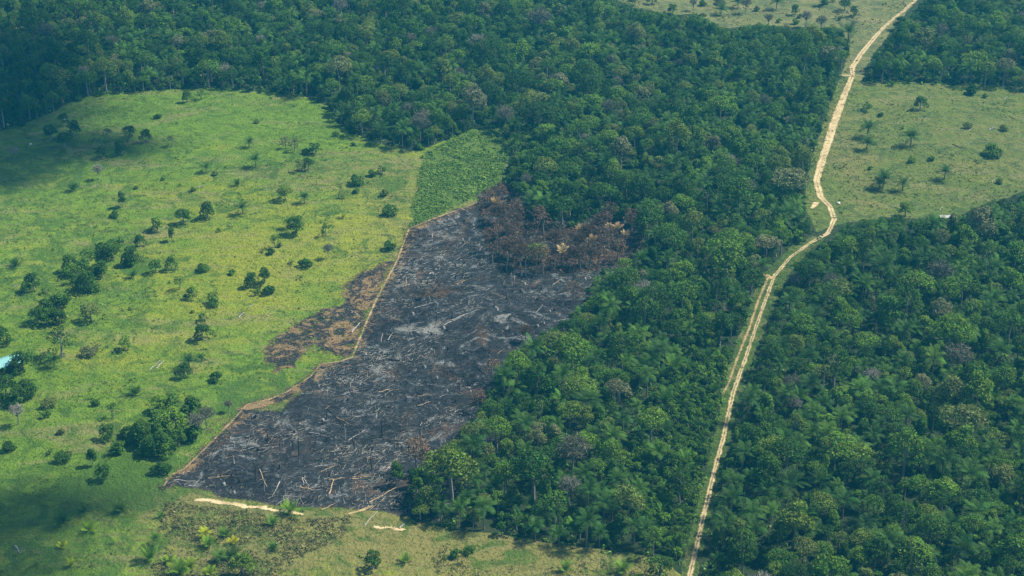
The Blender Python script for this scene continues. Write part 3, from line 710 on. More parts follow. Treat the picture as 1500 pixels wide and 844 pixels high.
LONE = [
 # kind, base x, base y, scale, tint, label
 ('p', 365, 216, .62, .2, 'small dark palm high in the green pasture, farthest from the burnt field'),
 ('p', 375, 245, .72, .25, 'dark palm beside a dirt track in the green pasture, below the farthest palm'),
 ('p', 302, 252, .62, .2, 'squat dark palm above a bare soil spot in upper green pasture'),
 ('q', 347, 272, 1.0, .3, 'thin upright young palm between two darker palms of upper pasture'),
 ('q', 108, 280, 1.0, .1, 'short dark palm beside the worn track at the edge of the cloud shadow'),
 ('n', 180, 304, .70, .3, 'slim small tree standing alone left of the tall dark tree'),
 ('h', 169, 318, .9, .3, 'low bush at the foot of the slim small tree'),
 ('r', 304, 320, .72, .15, 'tall dark round tree on a bare reddish soil patch in mid pasture'),
 ('m', 269, 328, .95, .12, 'low dark dense tree just left of the tall dark round tree'),
 ('p', 356, 314, .72, .2, 'dark fan-shaped palm right of the tall dark round tree'),
 ('m', 231, 338, .95, .6, 'fresh green small tree left of the low dark dense tree'),
 ('h', 218, 340, 1.0, .25, 'grey-green bush beside the fresh green small tree'),
 ('n', 252, 353, .50, .2, 'narrow dark sapling below the fresh green small tree'),
 ('f', 166, 378, .78, .35, 'wide flat-crowned tree in the pasture thicket, upper of the pair'),
 ('r', 192, 388, .85, .12, 'big dark tree at the right end of the pasture thicket'),
 ('q', 24, 390, 1.15, .1, 'lone dark palm near the left edge of the open pasture'),
 ('p', 123, 395, .62, .35, 'palm rising out of the bushy pasture thicket'),
 ('r', 150, 406, .75, .2, 'dark bushy tree in the middle of the pasture thicket'),
 ('m', 104, 398, 1.1, .30, 'green spreading small tree at the left end of the pasture thicket'),
 ('r', 128, 428, .75, .15, 'dark tree at the lower end of the pasture thicket by the dirt gully'),
 ('s', 112, 416, .72, .35, 'thin grey-green tree left of the dirt gully'),
 ('m', 50, 424, 1.0, .12, 'dark low tree in the shade left of the gully'),
 ('m', 38, 430, .8, .2, 'smaller tree touching the dark low tree left of the gully'),
 ('m', 228, 400, .8, .2, 'dark small tree in the yellow pasture, left of a fresh green one'),
 ('r', 252, 396, .60, .5, 'fresh green round tree in the yellow pasture, right of a dark one'),
 ('q', 195, 407, .9, .2, 'young palm below the big dark thicket tree'),
 ('h', 296, 397, 1.1, .35, 'loose bush on the yellow slope below the palm'),
 ('s', 264, 424, .60, .7, 'pale airy small tree on the yellow slope'),
 ('h', 341, 402, .9, .55, 'light green bush left of the dark round-topped tree clump'),
 ('r', 368, 420, .62, .08, 'dark round tree with a dense crown in the yellow pasture'),
 ('m', 387, 416, .95, .12, 'low dark tree attached right of the dark round one'),
 ('h', 374, 431, 1.3, .15, 'dark round bush just below the dark round tree'),
 ('h', 393, 431, 1.4, .12, 'second dark round bush, right one of the pair below the tree'),
 ('h', 397, 372, 1.25, .25, 'dark bush with a long shadow in the middle of the yellow pasture'),
 ('s', 403, 362, .55, .4, 'thin twiggy small tree above the dark bush with a long shadow'),
 ('f', 418, 293, .72, .72, 'olive wide-crowned tree casting a broad shadow in mid pasture'),
 ('p', 446, 298, .68, .12, 'dark palm right of the olive wide-crowned tree'),
 ('q', 503, 320, 1.1, .97, 'withered yellow-tan young palm in the pasture near the tree clump'),
 ('r', 434, 343, .78, .35, 'bushy green tree sharing its spot with a dark palm'),
 ('p', 422, 335, .60, .12, 'dark palm leaning against the bushy green tree'),
 ('s', 478, 345, .62, .3, 'thin grey-green tree right of the bushy tree with the palm'),
 ('b', 481, 378, .50, .5, 'small leafless tree above the half-burnt brown patch'),
 ('h', 447, 391, 1.1, .3, 'grey-green bush between leafless tree and yellow pasture'),
 ('h', 425, 388, .9, .7, 'olive bush left of the grey-green bush'),
 ('s', 432, 222, .72, .9, 'greyish thin tree in the scrubby group high in the pasture'),
 ('h', 448, 226, 1.4, .3, 'dark bush in the scrubby group high in the pasture'),
 ('m', 462, 226, .9, .3, 'green small tree at the right end of the high scrubby group'),
 ('m', 452, 249, .85, .08, 'dark flat thicket of a tree below the scrubby group'),
 ('s', 418, 218, .6, .95, 'pale grey twiggy tree at the left end of the high scrubby group'),
 ('s', 440, 252, .62, .85, 'greyish half-bare tree beside the dark flat thicket'),
 ('h', 521, 270, 1.5, .3, 'low green clump between scrubby group and young plantation'),
 ('h', 558, 256, 1.7, .25, 'dark wide clump near the corner of the green plantation'),
 ('h', 545, 258, 1.2, .35, 'green clump touching the dark wide clump'),
 ('h', 563, 287, 1.5, .8, 'grey-olive clump left of the plantation'),
 ('h', 571, 314, 1.4, .35, 'narrow green clump above the plantation corner path'),
 ('h', 500, 292, 1.2, .8, 'grey low clump in the middle of the upper pasture'),
 ('h', 570, 365, 1.5, .3, 'dark bush just above the half-burnt brown patch'),
 ('m', 283, 437, .72, .62, 'bright green small tree beside a darker shadow in the pasture'),
 ('m', 313, 445, .75, .66, 'bright green dome-shaped small tree alone in the pasture'),
 ('h', 301, 470, 1.5, .1, 'flat dark bush left of pale fallen logs'),
 ('m', 298, 498, .85, .06, 'dark shaggy small tree alone below the flat dark bush'),
 ('m', 183, 513, .85, .62, 'bright green small tree with its shadow beneath in the open pasture'),
 ('h', 131, 520, 1.1, .95, 'grey dry bush, left one of two by the big pale-limbed tree'),
 ('h', 145, 512, .9, .92, 'grey dry bush, right one of two by the big pale-limbed tree'),
 ('s', 91, 522, 1.15, .2, 'big dark tree with pale branches showing through its crown'),
 ('p', 80, 538, .72, .08, 'dark palm at the foot of the big pale-limbed tree'),
 ('f', 134, 470, .72, .85, 'olive thin-crowned tree with a round black shadow in the pasture'),
 ('m', 68, 458, .95, .12, 'dark tree, upper one of the row along the dirt gully'),
 ('m', 56, 473, 1.0, .08, 'dark tree, lower one of the row along the dirt gully'),
 ('m', 91, 474, .75, .12, 'small dark tree on the pasture side of the gully'),
 ('r', 6, 505, .65, .1, 'dark tree at the edge of the picture above the hut roof'),
 ('m', 34, 542, 1.05, .06, 'dark shaggy tree hiding the corner of the hut roof'),
 ('m', 24, 548, .8, .15, 'dark low tree right below the hut roof'),
 ('r', 40, 582, .65, .2, 'green tree a little below the hut and its dark trees'),
 ('m', 10, 580, 1.1, .10, 'dark tree below the hut at the picture edge'),
 ('m', 26, 592, .95, .25, 'tree between leafless tree and the hut'),
 ('b', 27, 622, .72, .95, 'pale leafless tree with a white trunk below the hut'),
 ('p', 278, 540, .75, .10, 'dark upright palm with a round bush at its foot'),
 ('m', 270, 553, .82, .15, 'round dark bush-like tree at the foot of the upright palm'),
 ('h', 297, 526, 1.2, .25, 'dark bush right of the upright palm'),
 ('h', 318, 558, 1.3, .2, 'dark oval bush nearest the firebreak path'),
 ('q', 199, 579, 1.1, .12, 'lone dark young palm in the lower pasture'),
 ('h', 72, 595, 1.1, .85, 'greyish bush in the lower pasture, right of leafless tree'),
 ('h', 66, 610, 1.2, .2, 'dark bush beside the greyish bush in the lower pasture'),
 ('h', 139, 594, .9, .3, 'small dark bush in the middle of the lower pasture'),
 ('s', 166, 612, .62, .4, 'half-bare thin tree left of the bright thicket by the firebreak'),
 ('r', 258, 634, .85, .64, 'bright green tree at the top of the thicket by the firebreak'),
 ('r', 236, 640, .75, .45, 'green tree in the middle of the thicket by the firebreak'),
 ('b', 290, 640, .85, .35, 'mauve-grey leafless tree right end of the thicket by the firebreak'),
 ('b', 303, 628, .62, .2, 'smaller leafless tree touching the mauve-grey one'),
 ('m', 210, 652, 1.25, .25, 'dark spreading tree in the lower thicket by the firebreak'),
 ('r', 240, 664, .72, .2, 'dark tree on the lower side of the firebreak thicket'),
 ('m', 225, 664, 1.0, .1, 'low dark tree in the shadow of the firebreak thicket'),
 ('m', 262, 655, .95, .4, 'green small tree under the leafless mauve-grey tree'),
 ('m', 158, 642, .82, .15, 'dark tree at the left end of the firebreak thicket'),
 ('q', 170, 664, 1.3, .15, 'dark palm-like clump left of the firebreak thicket'),
 ('n', 136, 682, .52, .1, 'dark narrow sapling above the small lone tree'),
 ('m', 152, 702, .85, .25, 'small lone tree above the dark ground of the cloud shade'),
 ('h', 93, 674, 1.1, .2, 'dark bush with twin shadows in the lower pasture'),
 ('h', 70, 666, 1.0, .45, 'green bush left of the one with twin shadows'),
 ('h', 14, 659, 1.2, .15, 'dark bush close to the picture edge in lower pasture'),
 ('h', 90, 636, 1.0, .85, 'greyish low bush high above the one with twin shadows'),
 ('h', 236, 694, 1.3, .12, 'dark bush beside the lower end of the firebreak path'),
 ('b', 335, 604, .42, .2, 'dead bare small tree beside the bend of the firebreak path'),
 # palms of the near corner
 ('q', 121, 752, 1.25, .25, 'dark green young palm, left one of the upper pair in the dim corner'),
 ('q', 176, 750, 1.2, .35, 'green young palm, right one of the upper pair in the dim corner'),
 ('q', 92, 770, 1.2, .12, 'dark young palm below the left one of the upper pair'),
 ('q', 130, 778, 1.2, .80, 'yellow-green young palm in the dim corner'),
 ('q', 91, 802, 1.1, .92, 'bright yellow young palm at the edge of the dark shade'),
 ('q', 103, 830, 1.0, .90, 'small bright yellow young palm lowest in the corner'),
 ('q', 235, 758, .8, .5, 'small green young palm beneath the end of the firebreak path'),
 ('p', 227, 800, .55, .5, 'tall green palm between grassy corner and rough weedy strip'),
 ('q', 219, 822, 1.2, .68, 'fresh green young palm beneath the tall green palm'),
 ('q', 247, 824, 1.1, .75, 'yellow-green young palm right of the tall green palm'),
 ('q', 279, 832, 1.0, .82, 'yellowish young palm beside two others along the rough strip bottom'),
 ('q', 264, 843, 1.25, .72, 'large fresh palm clump cut by the bottom of the picture'),
 ('p', 301, 788, .45, .93, 'yellow palm on a thin bare stem in the rough weedy strip'),
 ('q', 329, 786, 1.0, .6, 'green young palm right of the yellow stemmed palm'),
 ('q', 341, 797, 1.0, 1.0, 'brightest yellow young palm in the rough weedy strip'),
 ('p', 322, 822, .50, .4, 'dark palm on a thin stem in the rough weedy strip'),
 ('q', 337, 818, 1.2, .35, 'dark green young palm beside the thin-stemmed dark palm'),
 ('q', 306, 800, .9, .7, 'small green young palm below the yellow stemmed palm'),
 ('q', 306, 842, .9, .8, 'yellow-green young palm near the bottom of the rough strip'),
 ('m', 355, 840, .95, .66, 'bright bushy tree at the bottom of the rough strip'),
 ('q', 425, 752, 1.1, .72, 'fresh green young palm at the right end of the long sand strip'),
 ('q', 399, 770, 1.1, .55, 'green young palm under the long sand strip'),
 ('q', 401, 806, .8, .4, 'small dark young palm low in the rough weedy strip'),
 ('m', 546, 834, .95, .15, 'dark green conical small tree in the olive foreground pasture'),
 ('q', 593, 824, .95, .70, 'small bright palm tuft right of the conical dark tree'),
 ('h', 668, 816, 1.3, .3, 'green bush among pale weeds of the foreground pasture'),
 ('h', 688, 811, .8, .35, 'small bush right of the green foreground bush'),
 ('h', 655, 820, .7, .3, 'small bush left of the green foreground bush'),
 ('q', 829, 836, 1.0, .66, 'young palm in the foreground pasture, left of two near the forest'),
 ('q', 911, 840, 1.1, .66, 'young palm in the foreground pasture, right of two near the forest'),
 ('m', 966, 845, 1.0, .2, 'dark bushy tree beside the road where it leaves the picture'),
 ('m', 275, 150, .9, .35, 'green tree with a dark shadow at the far pasture edge'),
 ('s', 295, 146, .6, .5, 'thin tree right of the one with a dark shadow at the far edge'),
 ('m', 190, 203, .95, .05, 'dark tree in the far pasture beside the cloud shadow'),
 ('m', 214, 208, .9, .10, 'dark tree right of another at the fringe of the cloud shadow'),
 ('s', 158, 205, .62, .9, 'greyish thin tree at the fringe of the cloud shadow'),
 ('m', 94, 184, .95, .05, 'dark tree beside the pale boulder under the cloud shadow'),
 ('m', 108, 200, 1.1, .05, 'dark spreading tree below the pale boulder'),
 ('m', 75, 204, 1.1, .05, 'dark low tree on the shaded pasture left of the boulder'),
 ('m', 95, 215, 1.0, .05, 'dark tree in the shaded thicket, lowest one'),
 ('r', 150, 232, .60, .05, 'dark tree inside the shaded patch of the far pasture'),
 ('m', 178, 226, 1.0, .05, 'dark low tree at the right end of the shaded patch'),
 ('b', 22, 235, .55, .9, 'pale leafless trunk in the cloud shadow at picture edge'),
 ('b', 145, 263, .60, .95, 'white forked dead tree at the lower edge of the cloud shadow'),
 ('s', 252, 214, .55, .95, 'faint grey tree in the upper pasture left of the farthest palm'),
 # right pasture
 ('h', 1424, 138, 2.3, .12, 'dark round bush near the top edge of the grazed pasture'),
 ('m', 1348, 161, .95, .3, 'dark small tree with a long shadow in the grazed pasture'),
 ('h', 1267, 164, 2.0, .25, 'dark flat bush beside the road side of the grazed pasture'),
 ('h', 1290, 171, .9, .2, 'small dark bush right of the flat one near the road'),
 ('q', 1307, 126, 1.0, .6, 'pale green young palm at the far edge of the grazed pasture'),
 ('p', 1270, 201, .92, .15, 'palm nearest the road, upper one of two in the grazed pasture'),
 ('p', 1269, 219, .85, .12, 'palm nearest the road, lower one of two in the grazed pasture'),
 ('p', 1334, 214, 1.05, .12, 'broad dark palm at the centre of the grazed pasture'),
 ('p', 1293, 276, 1.0, .15, 'tallest palm of the trio in the lower grazed pasture'),
 ('p', 1287, 278, .78, .12, 'short palm of the trio, at the tallest one’s foot'),
 ('p', 1322, 280, .88, .15, 'palm standing right in the trio of the lower grazed pasture'),
 ('p', 1383, 263, .80, .15, 'lone palm right of the trio in the lower grazed pasture'),
 ('m', 1326, 318, .95, .70, 'bright yellow-green small tree at the lower edge of the grazed pasture'),
 ('h', 1455, 228, 1.8, .5, 'green low bush on the far right of the grazed pasture'),
 # far pasture at the top
 ('p', 1137, 14, 1.0, .1, 'dark palm in the dry far pasture, right of a bare grey tree'),
 ('p', 1056, 22, 1.0, .12, 'spreading palm in the dry far pasture above the forest edge'),
 ('p', 1081, 12, .9, .12, 'palm in the dry far pasture between two greyer trees'),
 ('p', 1208, 8, .9, .1, 'palm left of a dark one in the far pasture near the road'),
 ('m', 1237, 16, 1.1, .1, 'dark tree in the far pasture just left of the road'),
 ('r', 1250, 24, .62, .12, 'dark round tree close to the road in the far pasture'),
 ('p', 1242, 62, 1.25, .1, 'tall palm beside the road where the far pasture begins'),
 ('b', 1092, 20, .8, .5, 'bare grey tree in the dry far pasture'),
 ('b', 1180, 40, .8, .6, 'wide grey leafless tree on the near edge of the far pasture'),
 ('b', 1125, 40, .8, .4, 'grey leafless tree half hidden at the far forest edge'),
 ('b', 1202, 46, .75, .5, 'grey leafless tree right of the wide one near the far road'),
 ('m', 1165, 22, .9, .3, 'green small tree in the middle of the dry far pasture'),
 ('m', 985, 20, .9, .1, 'dark small tree at the near edge of the dry far pasture'),
 ('s', 930, 8, .7, .85, 'greyish tree at the left end of the dry far pasture'),
 ('m', 955, 6, .9, .3, 'green small tree beside the greyish one in the far pasture'),
 ('b', 1015, 16, .7, .6, 'bare grey tree rising from the forest edge into the far pasture'),
 # standing out in and around the burnt field
 ('r', 1316, 44, .85, .1, 'dark tree leaning over the far end of the dirt road'),
 ('h', 1110, 44, 1.6, .9, 'greyish bush at the forest edge under the far pasture'),
 ('s', 1150, 52, .75, .95, 'grey twiggy tree on the near edge of the far pasture'),
 ('s', 1218, 52, .7, .88, 'grey-olive thin tree left of the tall roadside palm'),
 ('n', 581, 712, .90, .22, 'tall slim dark tree left standing inside the burnt field'),
 ('r', 628, 752, .92, .78, 'pale olive-green tree at the corner of forest and burnt field'),
 ('f', 668, 678, .90, .80, 'broad olive-brown tree where forest meets the lower burnt field'),
 ('o', 610, 690, .95, .55, 'brown leafless tree beside the broad olive-brown tree'),
 ('o', 640, 700, .8, .35, 'dark brown scorched tree under the broad olive-brown tree'),
 ('o', 722, 560, .8, .7, 'rust-tinged scorched tree on the right edge of burnt field'),
 ('o', 700, 600, .65, .3, 'small dark scorched tree at the right burnt edge'),
 ('o', 770, 500, .6, .2, 'reddish small scorched tree at the upper right burnt edge'),
 ('o', 840, 440, .7, .4, 'brown scorched tree near the upper right corner of burnt field'),
 ('o', 645, 425, .35, .1, 'low rust-coloured scorched tree lying in the middle of the ash'),
 ('o', 620, 438, .30, .3, 'low rust-coloured scorched bush left of the one in the ash'),
 ('o', 715, 302, .75, .5, 'rust-brown scorched tree at the far corner of burnt field'),
 ('o', 732, 300, .8, .2, 'dark brown scorched tree behind the far burnt corner'),
 ('o', 728, 330, .85, .15, 'dark maroon scorched tree on the left of the scorched stand'),
 ('o', 745, 352, 1.0, .1, 'wide maroon scorched tree in the front of the scorched stand'),
 ('o', 727, 372, 1.05, .2, 'big maroon scorched tree at the scorched stand’s left front'),
 ('o', 762, 392, .95, .3, 'scorched brown tree with bare stems in the stand front row'),
 ('f', 787, 385, .95, .83, 'half-scorched wide tree still olive on top'),
 ('o', 795, 400, 1.0, .45, 'rusty scorched tree under the half-green wide one'),
 ('o', 862, 362, .95, .05, 'dark grey-brown scorched tree in the upper right of the stand'),
 ('o', 880, 372, .7, .2, 'small scorched tree between pale dead palms'),
 ('o', 905, 382, .75, .5, 'scorched tree at the right end of the stand'),
 ('o', 830, 392, .6, .4, 'thin scorched tree between two tan dead palms'),
 ('o', 850, 395, .7, .25, 'thin dark scorched tree right of the tan dead palm'),
 ('o', 755, 318, .7, .3, 'scorched tree touching the green forest behind the stand'),
 ('d', 727, 322, .82, .4, 'tan dead palm among maroon trees at the far burnt corner'),
 ('d', 822, 392, .95, .75, 'tan dead palm with spread fronds in the middle of the stand'),
 ('d', 848, 358, .78, .9, 'pale dead palm with upright fronds in the scorched stand'),
 ('d', 868, 372, .70, .4, 'rusty dead palm left of the pale slender one'),
 ('d', 893, 350, .75, .7, 'straw-coloured dead palm at the back of the stand'),
 ('d', 916, 364, .75, 1.0, 'palest dead palm at the right end of the stand'),
 ('d', 905, 354, .7, .6, 'straw dead palm between two paler ones at the back'),
 ('d', 740, 372, .5, .1, 'rusty drooping dead palm at the foot of maroon trees'),
]
q_ = random.Random(77)
SC_LAB = ('dark brown', 'maroon', 'rusty', 'grey-brown')
n_ = 0
while n_ < 22:
    px, py = q_.uniform(695, 938), q_.uniform(270, 402)
    if inside(SCORCHED, np.array([px]), np.array([py]))[0]:
        c_ = q_.randrange(4)
        LONE.append(('o', px, py, q_.uniform(.7, 1.0), (.0, .25, .55, .12)[c_], f"{SC_LAB[c_]} scorched tree inside the burnt-edged stand, {'left' if px < 790 else 'right'} half"))
        n_ += 1
def bunch(k, n, x0, y0, x1, y1, lo, hi, t0, t1, lab, ok=None):
    for _ in range(n * 6):
        px, py = q_.uniform(x0, x1), q_.uniform(y0, y1)
        if ok and not inside(ok, np.array([px]), np.array([py]))[0]: continue
        LONE.append((k, px, py, q_.uniform(lo, hi), q_.uniform(t0, t1), lab)); n -= 1
        if n == 0: break
T_A = [(150, 640), (200, 622), (240, 590), (275, 582), (300, 605), (285, 650), (255, 672), (190, 675), (150, 665)]
T_B = [(40, 470), (60, 430), (100, 390), (150, 350), (205, 345), (212, 385), (150, 420), (110, 445), (80, 480)]
bunch('h', 16, 140, 575, 310, 680, 1.2, 2.0, .2, .55, 'green bush in the undergrowth of the firebreak thicket', T_A)
bunch('h', 18, 40, 340, 215, 480, 1.1, 1.9, .1, .5, 'green bush in the undergrowth along the dirt gully', T_B)
bunch('m', 6, 40, 340, 215, 480, .7, 1.0, .2, .5, 'small green tree filling the thicket along the dirt gully', T_B)
bunch('m', 5, 140, 575, 310, 680, .75, 1.0, .3, .66, 'small green tree filling the firebreak thicket', T_A)
bunch('h', 5, 0, 535, 45, 600, 1.2, 1.8, .1, .3, 'dark bush among the trees around the hut')
T_C = [(240, 160), (440, 150), (600, 235), (590, 320), (560, 370), (440, 450), (330, 560), (200, 560), (150, 480), (230, 330), (130, 300)]
bunch('h', 18, 120, 150, 600, 570, .45, .95, .2, .9, 'small low bush scattered over the green pasture', T_C)
bunch('h', 10, 1260, 130, 1500, 290, .5, .95, .2, .9, 'small low bush scattered over the grazed pasture')
bunch('h', 14, 920, 0, 1240, 38, .9, 1.6, .3, 1.0, 'small bush scattered over the dry far pasture')
grp = {}
for q in LONE:
    if sum(1 for r in LONE if r[5] == q[5]) > 1: grp[q[5]] = q[5]
GROW = {'r': 1.18, 'f': 1.15, 'm': 1.15, 's': 1.15, 'p': 1.12, 'h': 1.1, 'o': 1.12, 'd': 1.15}
used_px = []
for i, (k, px, py, sc, tint, lab) in enumerate(LONE):
    name, cat, f = V[k]
    x, y = at(px, py)
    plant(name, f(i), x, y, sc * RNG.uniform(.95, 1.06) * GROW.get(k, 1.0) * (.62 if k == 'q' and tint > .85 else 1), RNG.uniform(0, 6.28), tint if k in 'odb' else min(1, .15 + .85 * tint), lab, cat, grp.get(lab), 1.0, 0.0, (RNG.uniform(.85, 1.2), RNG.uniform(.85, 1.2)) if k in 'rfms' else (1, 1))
    used_px.append((x, y, f(i)['R'] * sc))

# ------------------------------------------------------------------ the forest
P_W, P_H = 2100, 1250          # raster of what must stay in view, photo pixels / 1 with margins
OX, OY = 300, 200
yy, xx = np.mgrid[0:P_H:2, 0:P_W:2]
xx = xx - OX; yy = yy - OY
clear = np.zeros(xx.shape, bool)
for q in (PASTURE_LEFT, BURNT, PASTURE_RIGHT, PASTURE_TOP, VERGE, SCORCHED): clear |= inside(q, xx, yy)
d, w, _ = segdist([p[:2] for p in ROAD], xx, yy, False, [p[2] for p in ROAD])
hidden = (yy > 344) & (yy < 356) & (xx > 1175) & (xx < 1210)
clear |= (d < w * .5 + 3) & ~hidden
low = inside(LOWVEG, xx, yy)
scor = inside(SCORCHED, xx, yy)
def look(mask, px, py):
    i, j = int((py + OY) / 2), int((px + OX) / 2)
    return bool(mask[i, j]) if 0 <= i < mask.shape[0] and 0 <= j < mask.shape[1] else False

def fits(x, y, Rr, H, zc):
    z0 = float(terrain(x, y))
    bx, by = proj(x, y, z0)
    if look(clear, bx, by): return False
    for (dx, z) in ((0, H * .93), (0, zc), (-Rr * .8, zc + .1 * H), (Rr * .8, zc + .1 * H), (-Rr * .5, H * .88), (Rr * .5, H * .88), (0, H * .35)):
        px, py = proj(x + dx, y, z0 + z)
        if look(clear, px, py): return False
    return True

rng = random.Random(11)
grid = {}
def near_free(x, y, r):
    gx_, gy_ = int(x // 6), int(y // 6)
    for a in range(gx_ - 1, gx_ + 2):
        for b_ in range(gy_ - 1, gy_ + 2):
            for (qx, qy, qr) in grid.get((a, b_), ()):
                if (qx - x) ** 2 + (qy - y) ** 2 < ((r + qr) * .56) ** 2: return False
    return True
def put(x, y, r): grid.setdefault((int(x // 6), int(y // 6)), []).append((x, y, r))
for x, y, r in used_px: put(x, y, min(r, 4))

ALL = []   # the variants a forest plant can be, in one flat list
KIND = {}
for k, lst in (('round', PB_['round']), ('flat', PB_['flat']), ('narrow', PB_['narrow']), ('sparse', PB_['sparse']), ('small', PB_['small']), ('bare', P_BARE), ('palm', P_PALM), ('sapling', P_SAPL), ('shrub', P_SHRUB)):
    KIND[k] = []
    for p in lst: KIND[k].append(len(ALL)); ALL.append(p); p['kind'] = k

forest = []
def try_put(kind, x, y, sc, tint):
    vi = rng.choice(KIND[kind]); p = ALL[vi]
    for s in (1.0, .75, .55):
        Rr, H, zc = p['R'] * sc * s, p['H'] * sc * s, p['zc'] * sc * s
        if s < 1 and kind in ('sapling', 'shrub'): return False
        if not near_free(x, y, Rr): continue
        if fits(x, y, Rr, H, zc):
            put(x, y, Rr)
            forest.append([vi, x, y, float(terrain(x, y)), sc * s, rng.uniform(0, 6.28), tint, rng.uniform(.9, 1.2)])
            return True
    return False

def wide(y): return y * .365 + 65
def patch(x, y): return float(fbm(x / 70, y / 70, 41))
YMIN, YMAX = 318, 1120
def tint_at(x, y):
    """dark, mid, lime, olive and grey crowns in the photograph's mix, a little clustered"""
    u = rng.random() + (patch(x, y) - .5) * .5
    if u < .30: return rng.uniform(.05, .3)
    if u < .62: return rng.uniform(.28, .52)
    if u < .78: return rng.uniform(.52, .66)
    if u < .93: return rng.uniform(.72, .86)
    return rng.uniform(.86, 1.0)
# crowns one can point to in the photograph: kind, crown centre px, py, scale, tint
SALIENT = [('flat', 860, 640, 1.0, .64), ('round', 895, 660, .75, .62), ('round', 740, 690, .8, .60), ('flat', 850, 560, 1.0, .74), ('flat', 835, 600, .8, .78), ('flat', 955, 605, .9, .72), ('round', 770, 545, .8, .6),
           ('flat', 1395, 480, 1.35, .62), ('flat', 1345, 405, 1.2, .62), ('round', 1390, 425, 1.0, .6), ('round', 1230, 445, 1.1, .6), ('flat', 1245, 460, .9, .6), ('flat', 1410, 605, 1.3, .9), ('round', 1270, 580, .9, .58),
           ('round', 1225, 650, 1.2, .6), ('round', 1125, 680, 1.15, .4), ('round', 1340, 800, 1.0, .6), ('bare', 1280, 545, .7, .9), ('bare', 1190, 560, .6, .7), ('bare', 1115, 840, 1.1, .8), ('sparse', 1330, 640, 1.0, .78),
           ('round', 1385, 705, 1.1, .62), ('flat', 1350, 700, 1.0, .5), ('round', 1260, 810, .8, .6), ('round', 1470, 690, .8, .9), ('bare', 615, 175, 1.0, .3), ('bare', 740, 160, 1.05, .5), ('bare', 635, 45, 1.1, .35),
           ('sparse', 560, 140, 1.0, .9), ('flat', 800, 180, 1.0, .7), ('round', 690, 100, .8, .66), ('bare', 1405, 215, .1, .5), ('bare', 1170, 255, .5, .9), ('bare', 915, 215, .8, .5), ('flat', 1000, 290, 1.1, .6), ('sparse', 870, 380, 1.0, .4),
           ('bare', 835, 705, .8, .7), ('palm', 905, 695, 1.0, .3), ('palm', 885, 735, 1.0, .3), ('palm', 855, 690, .9, .4), ('palm', 1355, 670, 1.1, .3), ('palm', 1300, 790, 1.1, .3), ('palm', 1310, 570, 1.0, .4), ('palm', 1430, 545, 1.1, .5),
           ('bare', 1380, 40, .9, .4), ('bare', 1440, 55, .9, .3), ('flat', 1000, 390, 1.0, .72), ('round', 1040, 140, .9, .55), ('flat', 890, 200, .9, .6), ('palm', 1155, 310, 1.0, .2), ('palm', 1275, 320, 1.1, .1), ('palm', 1405, 310, 1.1, .1),
           ('palm', 1295, 340, .9, .3), ('palm', 1450, 300, 1.0, .1), ('palm', 1245, 425, .8, .2), ('round', 640, 170, .9, .5), ('bare', 600, 160, .8, .6), ('bare', 330, 100, .9, .6), ('bare', 165, 60, 1.0, .4)]
for k, px, py, sc, t in SALIENT:
    p = ALL[KIND[k][0]]; x, y = at(px, py)
    D = math.sqrt(x * x + y * y + CAM_H ** 2); zc = (p['zc'] + p['H']) / 2 * sc      # the crown, not the foot, stands at the pixel
    x, y = x * (1 - zc / CAM_H), y * (1 - zc / CAM_H)
    try_put(k, x, y, sc, t)
def rnd():
    while True:
        y = rng.uniform(YMIN, YMAX); x = rng.uniform(-wide(YMAX), wide(YMAX))
        if abs(x) < wide(y): return x, y
def zone_palm(x, y): return .11 + .30 * float(vnoise(x / 45, y / 45, 91)) + (.10 if x > 0 and y < 560 else 0)
for n, kinds in ((5500, 'big'), (26000, 'mid'), (52000, 'low')):
    for _ in range(n):
        x, y = rnd(); px, py = proj(x, y, 0.0)
        lowz = look(low, px, py)
        if kinds == 'big':
            if lowz: continue
            if rng.random() < zone_palm(x, y): k, sc, t = 'palm', rng.uniform(.8, 1.12), rng.uniform(.05, .6)
            else: k, sc, t = rng.choice(('round', 'round', 'flat', 'sparse', 'round', 'flat')), .66 + .85 * rng.random() ** 2, tint_at(x, y)
            if rng.random() < .015: k, t = 'bare', rng.uniform(0, .8)
        elif kinds == 'mid':
            if lowz and rng.random() < .95: continue
            if rng.random() < zone_palm(x, y) * 1.25: k, sc, t = 'palm', rng.uniform(.65, 1.05), rng.uniform(.05, .6)
            else: k, sc, t = rng.choice(('round', 'small', 'narrow', 'sparse', 'small', 'flat')), rng.uniform(.6, .95), tint_at(x, y)
            if rng.random() < .02: k, t = 'bare', rng.uniform(0, .9)
        else:
            k = rng.choice(('small', 'sapling', 'shrub', 'small')) if not lowz else rng.choice(('shrub', 'sapling', 'shrub', 'small'))
            sc = rng.uniform(.55, 1.0) if k == 'small' else rng.uniform(.8, 1.4); t = rng.uniform(.05, .65)
            if lowz and k == 'small': sc *= .7
        try_put(k, x, y, sc, t)
PLV = np.array(wpoly(LOWVEG))
for _ in range(7000):
    x, y = rng.uniform(PLV[:, 0].min(), PLV[:, 0].max()), rng.uniform(PLV[:, 1].min(), PLV[:, 1].max())
    if look(low, *proj(x, y, 0.0)): try_put(rng.choice(('shrub', 'shrub', 'sapling', 'small')), x, y, rng.uniform(.5, 1.0), rng.choice((.3, .45, .6, .66)))
print('forest plants', len(forest))

